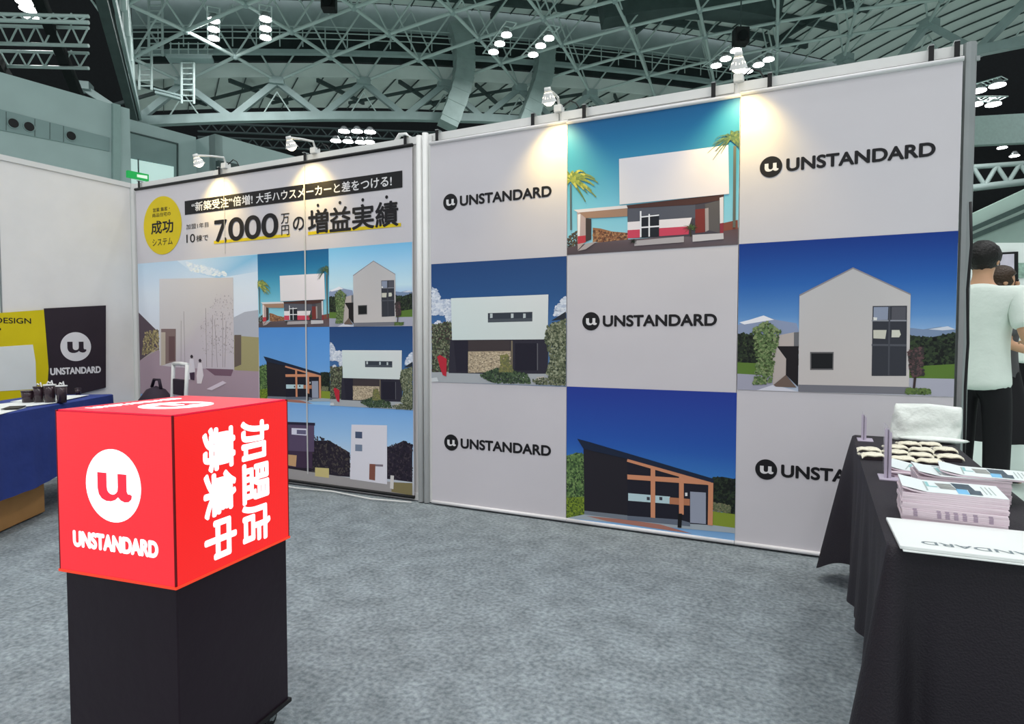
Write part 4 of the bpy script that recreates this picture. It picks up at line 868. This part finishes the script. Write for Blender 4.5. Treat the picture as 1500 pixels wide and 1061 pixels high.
def stack(cx, cy, rz, n, jit, lab_top, lab_rest, grp, band=False):
    for k in range(n):
        top = k == n-1
        r = rz+random.uniform(-jit, jit)*.5
        t = tag(empty('catalogue', (cx+random.uniform(-jit, jit)*.02, cy+random.uniform(-jit, jit)*.02, TT+.0004+k*.0046), r), lab_top if top else lab_rest, 'catalogue', grp)
        link_mesh('pages', bm_ if top else bf_, t)
        if top: cover_art(t)
        elif band and k > 2 and k < 7:
            for q in (.13, .36, .44, .52, .60, .70, .84): MB().box((q*BW-BW/2, -BD/2-.0006, BT/2), (.008, .0006, BT*.9)).build('spine_mark', mat('spine_ink', (176, 158, 176), .5), t)
stack(5.755, -1.770, -.03, 16, .05, 'open topped catalogue on the front stack beside the white poster sheet', 'catalogue inside the front stack beside the white poster sheet', 'catalogues in the front stack', True)
stack(5.815, -1.505, .0, 14, .05, 'catalogue on top of the rear stack behind the front catalogues', 'catalogue inside the rear stack behind the front catalogues', 'catalogues in the rear stack')
stack(5.778, -1.245, -.12, 5, .4, 'crooked leaflet on top of the low pile beside the clear sign stand', 'leaflet within the low pile beside the clear sign stand', 'leaflets in the low pile')
t = tag(empty('catalogue', (5.875, -1.50, TT+.066), -.10), 'loose catalogue jutting to the right from the rear stack', 'catalogue', 'catalogues in the rear stack'); link_mesh('pages', bm_, t); cover_art(t)
# wrapped sweets in rows
M_wrap = mat('cream_wrapper', (236, 230, 208), .35, var=.05, bump=.3, bscale=60); M_wrapd = mat('packet_gap_shade', (62, 52, 56), .4, var=.2, scale=40)
def packet_mesh():
    vs = []; fs = []; nx, ny = 10, 6; Lx, Ly = .098, .072
    for sgn in (0, 1):
        for j in range(ny+1):
            for i in range(nx+1):
                u, v = i/nx, j/ny; h = .0018*math.sin(u*9.4+v*2)+.003*math.sin(v*7)-.010*(abs(2*u-1)**4)-.006*(abs(2*v-1)**4)
                vs.append(((u-.5)*Lx, (v-.5)*Ly*(1-.08*math.sin(math.pi*u)), .020+h+(.003 if sgn else 0)))
    N = (nx+1)*(ny+1)
    for s in (0, 1):
        for j in range(ny):
            for i in range(nx): k = s*N+j*(nx+1)+i; fs.append((k, k+1, k+nx+2, k+nx+1))
    m = MB().add(vs, fs).mesh('wrapper'); m.materials.append(M_wrap)
    for p in m.polygons: p.use_smooth = True
    return m
pk = packet_mesh(); core = MB().box((0, 0, .0095), (.082, .058, .018)).mesh('gap_block'); core.materials.append(M_wrapd)  # dark block under the wrapper, painted for the shaded gap beneath
PK = [(5.642, -.985, .2), (5.735, -1.015, -.1), (5.815, -1.03, -.25), (5.885, -.90, .1), (5.640, -.86, .0), (5.725, -.885, .2), (5.80, -.91, -.1), (5.735, -.76, .15), (5.82, -.78, -.2), (5.895, -.735, .05), (5.79, -.645, .1), (5.865, -.625, -.1)]
LP = ['first of the front row by the table edge', 'second of the front row', 'third of the front row, behind the rear catalogues', 'alone at the right of the front row', 'at the left end of the second row', 'second in the second row, behind the sign stand', 'third in the second row', 'at the left of the third row', 'in the middle of the third row', 'at the right of the third row', 'left of the pair nearest the plastic bag', 'right of the pair nearest the plastic bag']
for (x, y, a), l in zip(PK, LP):
    t = tag(empty('sweet_packet', (x, y, TT), a), 'cream wrapped sweet packet, '+l, 'packet', 'cream wrapped sweet packets on the table'); t.scale = (.82, 1.0, .95); link_mesh('wrapper', pk, t); link_mesh('gap_block', core, t)
# plastic bag
bg = tag(empty('plastic_bag', (5.875, -.435, TT)), 'crumpled white plastic bag standing at the far end of the black table', 'bag')
vs = []; fs = []; nu, nv = 28, 14
for j in range(nv+1):
    for i in range(nu):
        a = 2*math.pi*i/nu; t = j/nv; hx_ = (.128-.008*t)*(1 if t < .95 else .97); hy_ = .045*(1-t)**.7+.004
        c_, s_ = math.cos(a), math.sin(a); x = hx_*abs(c_)**.5*(1 if c_ > 0 else -1); y = hy_*abs(s_)**.7*(1 if s_ > 0 else -1)
        y += .010*math.sin(x*60+t*6)*math.sin(math.pi*t)+.006*math.sin(x*130-t*14)*(1-t); z = .002+.15*t+.006*math.sin(x*38+1)*t
        vs.append((x+.012*(t-.5), y, z))
for j in range(nv):
    for i in range(nu): fs.append((j*nu+i, j*nu+(i+1) % nu, (j+1)*nu+(i+1) % nu, (j+1)*nu+i))
fs.append(tuple(range(nu))); fs.append(tuple(range(nv*nu, nv*nu+nu)))
M_bag = mat('white_plastic', (232, 238, 232), .3, var=.03, bump=.5, bscale=22)
MB().add(vs, fs).build('bag_body', M_bag, bg, True)
MB().ball((.02, -.055, .014), .1, 16, (1.25, .32, .13)).build('bag_fold', M_bag, bg, True)
# clear acrylic sign stands
M_acr = mat('clear_acrylic', (214, 208, 222), .06, var=.0, alpha=.30, spec=.6); M_edge = mat('acrylic_edge', (196, 186, 204), .3, var=.02)
def sign_stand(x, y, lab, h=.155, ln_=.14):
    t = tag(empty('acrylic_stand', (x, y, TT)), lab, 'sign stand', 'clear sign stands')
    MB().box((0, ln_/2, .003+h/2), (.004, ln_, h)).build('upright_plate', M_acr, t); MB().prism([(-.0095, 0, .003), (.0095, 0, .003), (.0095, 0, h-.012), (-.0045, 0, h+.003), (-.0095, 0, h)], (0, .004, 0)).build('edge_strip', M_edge, t)
    MB().box((.006, .02, .0015), (.058, .09, .003)).build('foot', M_edge, t)
sign_stand(5.662, -1.345, 'clear acrylic sign stand in front of the sweet packets'); sign_stand(5.640, -.55, 'small clear acrylic stand at the far corner of the black table', .11, .10)

# ================================================================== LEFT TABLE GROUP
FD = Vector((-.55, .83, 0)).normalized(); BD_ = Vector((-FD.y, FD.x, 0)); fa = math.atan2(FD.y, FD.x)
A0 = Vector((1.07, -1.23, 0)) - FD*1.10; TL = 1.80; TWD = .52
lt = tag(empty('corner_table', A0, fa), 'folding table set across the left corner under a blue cloth', 'table')
MB().box((TL/2, TWD/2, .683), (TL-.01, TWD-.01, .028)).build('tabletop', M_wpaint, lt)
for x in (.12, TL-.12):
    for y in (.06, TWD-.06): MB().cyl((x, y, .67), (x, y, .01), .013).build('leg', M_alu, lt, True)
lp2, ln2 = rect_loop(0, TL, 0, TWD, .02)
arc2 = [0.0]
for a, b in zip(lp2[:-1], lp2[1:]): arc2.append(arc2[-1]+(b-a).length)
bc = cloth_mesh(lp2, ln2, lambda k: .235+.012*math.sin(arc2[k]*5), lambda k, t: t*(.012+.006*math.sin(arc2[k]*16)+.004*math.sin(arc2[k]*37)), .70, 12).build('blue_tablecloth', mat('blue_cloth', (44, 62, 132), .8, var=.08, scale=3, bump=.5, bscale=7))
bc.location = A0; bc.rotation_euler.z = fa; tag(autosmooth(bc, 55), 'royal blue cloth hanging over the corner table', 'tablecloth')
cbx = tag(empty('cardboard_box', A0+FD*.55+BD_*.26, fa), 'brown cardboard box under the blue tablecloth', 'box')
M_card = mat('cardboard', (186, 138, 84), .8, var=.08)
MB().box((0, 0, .135), (1.05, .34, .25)).build('carton', M_card, cbx, bevel=.004); MB().box((0, 0, .262), (1.05, .05, .002)).build('packing_tape', mat('tape', (170, 130, 84), .3), cbx)
def on_table(s, d, z=.7035): return A0+FD*s+BD_*d+Vector((0, 0, z))
for k, (s, d, a, lab) in enumerate(((.62, .16, .2, 'white paper sheet at the near end of the blue table'), (1.02, .20, -.25, 'white paper sheet crossing the middle of the blue table'), (1.42, .22, .1, 'white paper sheet by the black cups on the blue table'))):
    tag(MB().box((0, 0, 0), (.42, .30, .002)).build('paper_sheet', M_paper), lab, 'paper', 'papers on the blue table'); q = bpy.data.objects[-1] if False else C.objects[-1]
    q.location = on_table(s, d, .7045+.0025*k); q.rotation_euler.z = fa+a
tag(MB().box((0, 0, 0), (.17, .08, .003)).build('black_folder', M_black), 'small black folder at the front edge of the blue table', 'folder'); q = C.objects[-1]; q.location = on_table(.80, .09, .7125); q.rotation_euler.z = fa+.3
M_cup = mat('smoky_cup', (52, 36, 44), .15, var=.1, spec=.6)
CP = [(66, .055, .06), (82, .075, .05), (98, .085, .055), (115, .080, .05), (136, .035, .03)]
for k, (px, h, r) in enumerate(CP):
    p = hit(px, 590 if k < 4 else 579, Z=.7045)+BD_*.10; t = tag(empty('dark_cup', (p.x, p.y, .7065)), 'dark glossy cup, '+['beside the yellow poster', 'second from the yellow poster', 'third from the yellow poster, with white ties', 'fourth, below the black poster', 'the small one nearest the corner'][k], 'cup', 'dark cups on the blue table')
    r *= .62; h *= 1.35
    MB().cyl((0, 0, 0), (0, 0, h), r*.85, r, 18).build('cup_body', M_cup, t, True); MB().cyl((0, 0, h-.004), (0, 0, h+.004), r*1.06, n=18).build('rim', M_wpaint if k in (2, 3) else M_cup, t, True)
    if k in (1, 2, 3): MB().tube([(-r, 0, h), (-r*.5, 0, h+.02), (r*.2, 0, h+.012), (r*.7, 0, h+.028), (r, 0, h)], .004).build('white_tie', M_wpaint, t)
# posters on the left wall
def hitx(px, py, x=.012): return hit(px, py, X=x)
pb = tag(empty('black_poster', (.012, -.52, 1.0)), 'black poster with white round emblem on the left wall', 'poster'); o = pb.location
M_bp = mat('black_poster', (46, 36, 46), .6, var=.08)
MB().prism([hitx(*p)-o for p in ((64, 452), (155, 447.5), (155, 568), (66, 590), (70, 540), (68, 500))], (.002, 0, 0)).build('sheet', M_bp, pb)
cc = hitx(111, 508)-o
emblem(pb, cc+Vector((.0025, 0, 0)), (0, 1, 0), (0, 0, 1), .118, M_whitetext, M_bp, .0006)
strike('lettering', 'UNSTANDARD', M_whitetext, pb, hitx(111.5, 543)-o+Vector((.0025, 0, 0)), (0, 1, 0), (0, 0, 1), .385, .052, .003, center=True)
py_ = tag(empty('yellow_poster', (.012, -1.1, 1.0)), 'yellow poster with a white blank sheet stuck on, beside the black poster', 'poster'); o = py_.location
M_yp = mat('yellow_poster', (222, 202, 10), .5, var=.06, scale=3)
MB().prism([hitx(*p, .016)-o for p in ((-60, 463), (64, 454), (67, 490), (71, 540), (68, 585), (40, 594), (-60, 612))], (.002, 0, 0)).build('sheet', M_yp, py_)
MB().prism([hitx(*p, .0185)-o for p in ((-60, 512), (48, 505), (52, 530), (53, 570), (-60, 577))], (.0015, 0, 0)).build('blank_sheet', M_paper, py_)
lettering('lettering', 'DESIGN', M_blacktext, py_, hitx(-7, 473.5, .0185)-o, (0, 1, 0), (0, .0, 1), .235, .042, .01, .0006)
lettering('lettering', '.', M_blacktext, py_, hitx(-2, 484, .0185)-o, (0, 1, 0), (0, 0, 1), .016, .016, .0, .0006)
# white tubular chair with a dark bag behind the cube
ch = tag(empty('tube_chair', (1.16, -.69, 0), -.25), 'white tube-framed chair between the red cube and the headline banner', 'chair')
for s in (-1, 1):
    MB().tube([(s*.12, .20, .01), (s*.12, .19, .45), (s*.12, .21, .75), (s*.12, .22, .93)], .014).build('back_leg', M_wpaint, ch, True); MB().tube([(s*.12, -.20, .01), (s*.12, -.19, .44)], .014).build('front_leg', M_wpaint, ch, True)
    MB().tube([(s*.12, -.19, .44), (s*.12, .19, .45)], .012).build('side_rail', M_wpaint, ch, True)
MB().tube([(-.12, .22, .93), (0, .225, .935), (.12, .22, .93)], .014).build('top_rail', M_wpaint, ch, True)
M_seat = mat('dark_upholstery', (44, 32, 48), .7)
MB().box((0, 0, .465), (.26, .40, .04)).build('seat', M_seat, ch, bevel=.015); MB().box((0, .215, .76), (.22, .02, .12)).build('backrest', M_seat, ch, bevel=.008)
rb = tag(empty('dark_rucksack', (.82, -.40, 0)), 'dark rucksack standing against the wall beside the white chair', 'bag')
MB().ball((0, 0, .38), .2, 16, (1.0, .8, 1.86)).build('bag_body', M_seat, rb, True); MB().ball((.06, -.13, .3), .11, 12, (1.1, .6, 1.3)).build('front_pocket', M_seat, rb, True)
MB().tube([(-.05, 0, .74), (-.02, 0, .80), (.04, 0, .80), (.06, 0, .73)], .012).build('carry_loop', M_seat, rb, True)
# exit sign beyond the left wall
p = depth(203, 257.5, 19.0); t = tag(empty('exit_sign', p, 0), 'green lit exit sign above the left end of the headline banner', 'sign')
MB().prism([HD*(-.3)+Vector((0, 0, .10)), HD*.30+Vector((0, 0, .10)), HD*.30+Vector((0, 0, -.10)), HD*(-.3)+Vector((0, 0, -.10))], -HN*.12).build('sign_box', emit('exit_green', (20, 150, 70), .9, (20, 110, 50)), t)
MB().prism([HD*(-.05)+Vector((0, 0, .03))+HN*.01, HD*.25+Vector((0, 0, .05))+HN*.01, HD*.25+Vector((0, 0, -.05))+HN*.01, HD*(-.05)+Vector((0, 0, -.05))+HN*.01], HN*.005).build('pictogram', emit('exit_white', (230, 255, 235), .9), t)
MB().cyl((0, 0, .1), (0, 0, .5), .02).build('hanger', M_steeld, t)

# ================================================================== PEOPLE
def skin(name, joints, edges, m, parent, sub=2, root=0):
    me = bpy.data.meshes.new(name); me.from_pydata([j[0] for j in joints], edges, []); o = link_mesh(name, me, None)
    o.modifiers.new('skin', 'SKIN'); 
    for k, j in enumerate(joints): 
        r = j[1]; me.skin_vertices[0].data[k].radius = r if isinstance(r, tuple) else (r, r)
    me.skin_vertices[0].data[root].use_root = True
    s = o.modifiers.new('sub', 'SUBSURF'); s.levels = s.render_levels = sub
    dg = bpy.context.evaluated_depsgraph_get(); nm = bpy.data.meshes.new_from_object(o.evaluated_get(dg)); bpy.data.objects.remove(o)
    nm.materials.clear(); nm.materials.append(m); nm.name = name
    for p in nm.polygons: p.use_smooth = True
    return link_mesh(name, nm, parent)
M_skin = mat('skin', (206, 160, 128), .5, var=.04); M_tee = mat('white_tee', (226, 236, 228), .8, var=.03, bump=.3, bscale=16); M_trou = mat('black_trousers', (16, 16, 20), .8)
M_hair = mat('black_hair', (18, 15, 14), .5, var=.2, bump=.5, bscale=60); M_hairb = mat('brown_hair', (58, 42, 28), .45, var=.2, bump=.5, bscale=60)
def person(loc, rz, H, label, top, bottom, hair, long_hair=False, skirt=False, sash=None, name='person', bent=(1, 1)):
    k = H/1.72; P = empty(name, loc, rz); tag(P, label, 'person', 'visitors in the aisle'); V = lambda x, y, z: (x*k, y*k, z*k)
    # faces -y; hands held in front
    hands = {}
    J = [(V(0, 0, .96), (.085*k, .07*k)), (V(0, 0, 1.15), (.095*k, .075*k)), (V(0, .01, 1.34), (.10*k, .08*k)), (V(0, .015, 1.45), (.075*k, .06*k)), (V(0, .005, 1.52), .052*k), (V(0, -.015, 1.58), (.07*k, .08*k)), (V(0, -.012, 1.66), (.076*k, .092*k)), (V(0, 0, 1.705), (.05*k, .06*k))]
    E = [(0, 1), (1, 2), (2, 3), (3, 4), (4, 5), (5, 6), (6, 7)]
    for s in (-1, 1):
        n = len(J); arm = [(V(s*.185, .015, 1.39), .056*k), (V(s*.262, .06, 1.12), .043*k)] + ([(V(s*.25, -.13, 1.06), .036*k), (V(s*.20, -.22, 1.08), .028*k)] if bent[(s+1)//2] else [(V(s*.25, .0, .90), .036*k), (V(s*.245, -.03, .83), .027*k)])
        J += arm; E += [(2, n), (n, n+1), (n+1, n+2), (n+2, n+3)]; hands[s] = (Vector(arm[3][0]), (Vector(arm[3][0])-Vector(arm[2][0])).normalized())
        n = len(J); J += [(V(s*.09, .0, .86), .066*k), (V(s*.10, -.01, .48), .052*k), (V(s*.10, .02, .10), .04*k), (V(s*.105, -.03, .05), .042*k), (V(s*.11, -.15, .032), (.04*k, .026*k))]
        E += [(0, n), (n, n+1), (n+1, n+2), (n+2, n+3), (n+3, n+4)]
    body = skin('body', J, E, M_skin, P)
    for s in (-1, 1):                                  # palm and five fingers rooted at the wrist
        w, d = hands[s]; side = d.cross(Vector((0, 0, 1))).normalized(); un_ = Vector((0, 0, -1))
        if abs(d.z) > .8: side = Vector((0, -1, 0))
        hj = [(w-d*.01*k, .024*k), (w+d*.05*k, (.034*k, .02*k))]; he = [(0, 1)]
        for q, (o_, ln_) in enumerate(((-.028, .062), (-.010, .075), (.009, .070), (.027, .055))):
            b0 = w+d*.075*k+side*o_*k; n = len(hj); hj += [(b0, .0095*k), (b0+d*ln_*.5*k+un_*.006*k, .009*k), (b0+d*ln_*.85*k+un_*.025*k, .0075*k)]; he += [(1, n), (n, n+1), (n+1, n+2)]
        n = len(hj); b0 = w+d*.03*k-side*s*.03*k; hj += [(b0, .0105*k), (b0+d*.035*k-side*s*.014*k+un_*.012*k, .009*k)]; he += [(0, n), (n, n+1)]
        skin('hand', hj, he, M_skin, P, 1)
    # head features
    hd = Vector(V(0, -.015, 1.615)); 
    for s in (-1, 1):
        MB().ball(hd+Vector((s*.078*k, .015*k, 0)), .026*k, 10, (.4, .8, 1.2)).build('ear', M_skin, P, True); MB().ball(hd+Vector((s*.03*k, -.086*k, .012*k)), .010*k, 8).build('eye', M_black, P, True)
    MB().ball(hd+Vector((0, -.098*k, -.012*k)), .016*k, 8, (.8, 1.1, 1.5)).build('nose', M_skin, P, True); MB().ball(hd+Vector((0, -.088*k, -.045*k)), .02*k, 8, (1.1, .4, .35)).build('mouth', mat('lips', (170, 100, 90), .5), P, True)
    hm = MB().ball(hd+Vector((0, .018*k, .035*k)), .104*k, 20, (.92, 1.05, 1.0))
    rnd = random.Random(3)
    hm.v = [(x+rnd.uniform(-.004, .004), (y if y > -.06*k or z > hd.z+.06*k else y*.6), z+rnd.uniform(-.004, .004)) for x, y, z in hm.v]
    if long_hair: hm.ball(hd+Vector((0, .05*k, -.06*k)), .10*k, 16, (.9, .62, 1.25))
    hm.build('hair', hair, P, True)
    # clothes
    T = [(V(0, 0, .77), (.19*k, .145*k)), (V(0, 0, .83), (.19*k, .145*k)), (V(0, 0, 1.0), (.172*k, .126*k)), (V(0, 0, 1.18), (.168*k, .118*k)), (V(0, .01, 1.34), (.175*k, .122*k)), (V(0, .015, 1.44), (.105*k, .085*k)), (V(0, .01, 1.475), (.07*k, .066*k))]; TE = [(0, 1), (1, 2), (2, 3), (3, 4), (4, 5), (5, 6)]
    for s in (-1, 1): n = len(T); T += [(V(s*.19, .015, 1.385), .082*k), (V(s*.240, .04, 1.22), .078*k), (V(s*.25, .05, 1.17), .076*k)]; TE += [(4, n), (n, n+1), (n+1, n+2)]
    shirt = skin('shirt', T, TE, top, P)
    if sash: MB().tube([V(-.20, -.10, 1.10), V(0, -.135, 1.18), V(.19, -.08, 1.30), V(.2, .08, 1.34), V(0, .15, 1.2), V(-.2, .1, 1.1), V(-.20, -.10, 1.10)], .022*k).build('sash', sash, shirt, True)
    if skirt:
        vs = []; fs = []; n = 28
        for r in range(8):
            t = r/7; rr = (.135+.165*t)*k
            for i in range(n): a = 2*math.pi*i/n; q = rr*(1+.06*t*math.sin(a*7)); vs.append((q*math.cos(a), q*.85*math.sin(a), (1.0-.66*t)*k))
        for r in range(7):
            for i in range(n): fs.append((r*n+i, r*n+(i+1) % n, (r+1)*n+(i+1) % n, (r+1)*n+i))
        fs.append(tuple(range(n))); MB().add(vs, fs).build('skirt', bottom, P, True)
    else:
        T = [(V(0, 0, 1.06), (.125*k, .095*k)), (V(0, 0, .90), (.135*k, .105*k))]; TE = [(0, 1)]
        for s in (-1, 1): n = len(T); T += [(V(s*.092, 0, .80), .092*k), (V(s*.10, -.01, .48), .082*k), (V(s*.105, .015, .10), .075*k), (V(s*.105, .015, .07), .074*k)]; TE += [(1, n), (n, n+1), (n+1, n+2), (n+2, n+3)]
        skin('trousers', T, TE, bottom, P)
    for s in (-1, 1): MB().ball(V(s*.108, -.06, .04), .05*k, 12, (.95, 2.3, .8)).build('shoe', M_black, P, True)
    return P
pp = depth(1437, 494, 4.15); person((pp.x, pp.y, 0), math.radians(-208), 1.73, 'person in white T-shirt and black trousers seen from behind beyond the wall end', M_tee, M_trou, M_hair)
pp = depth(1464, 494, 4.95); person((pp.x, pp.y, 0), math.radians(100), 1.66, 'person with brown hair and flared black skirt, behind the white T-shirt', mat('grey_top', (90, 90, 92), .8), M_trou, M_hairb, True, True)
pp = depth(1507, 494, 8.0); person((pp.x, pp.y, 0), math.radians(-190), 1.76, 'person in white top with yellow sash far down the aisle', M_tee, M_trou, M_hair, sash=mat('yellow_sash', (196, 176, 40), .7))
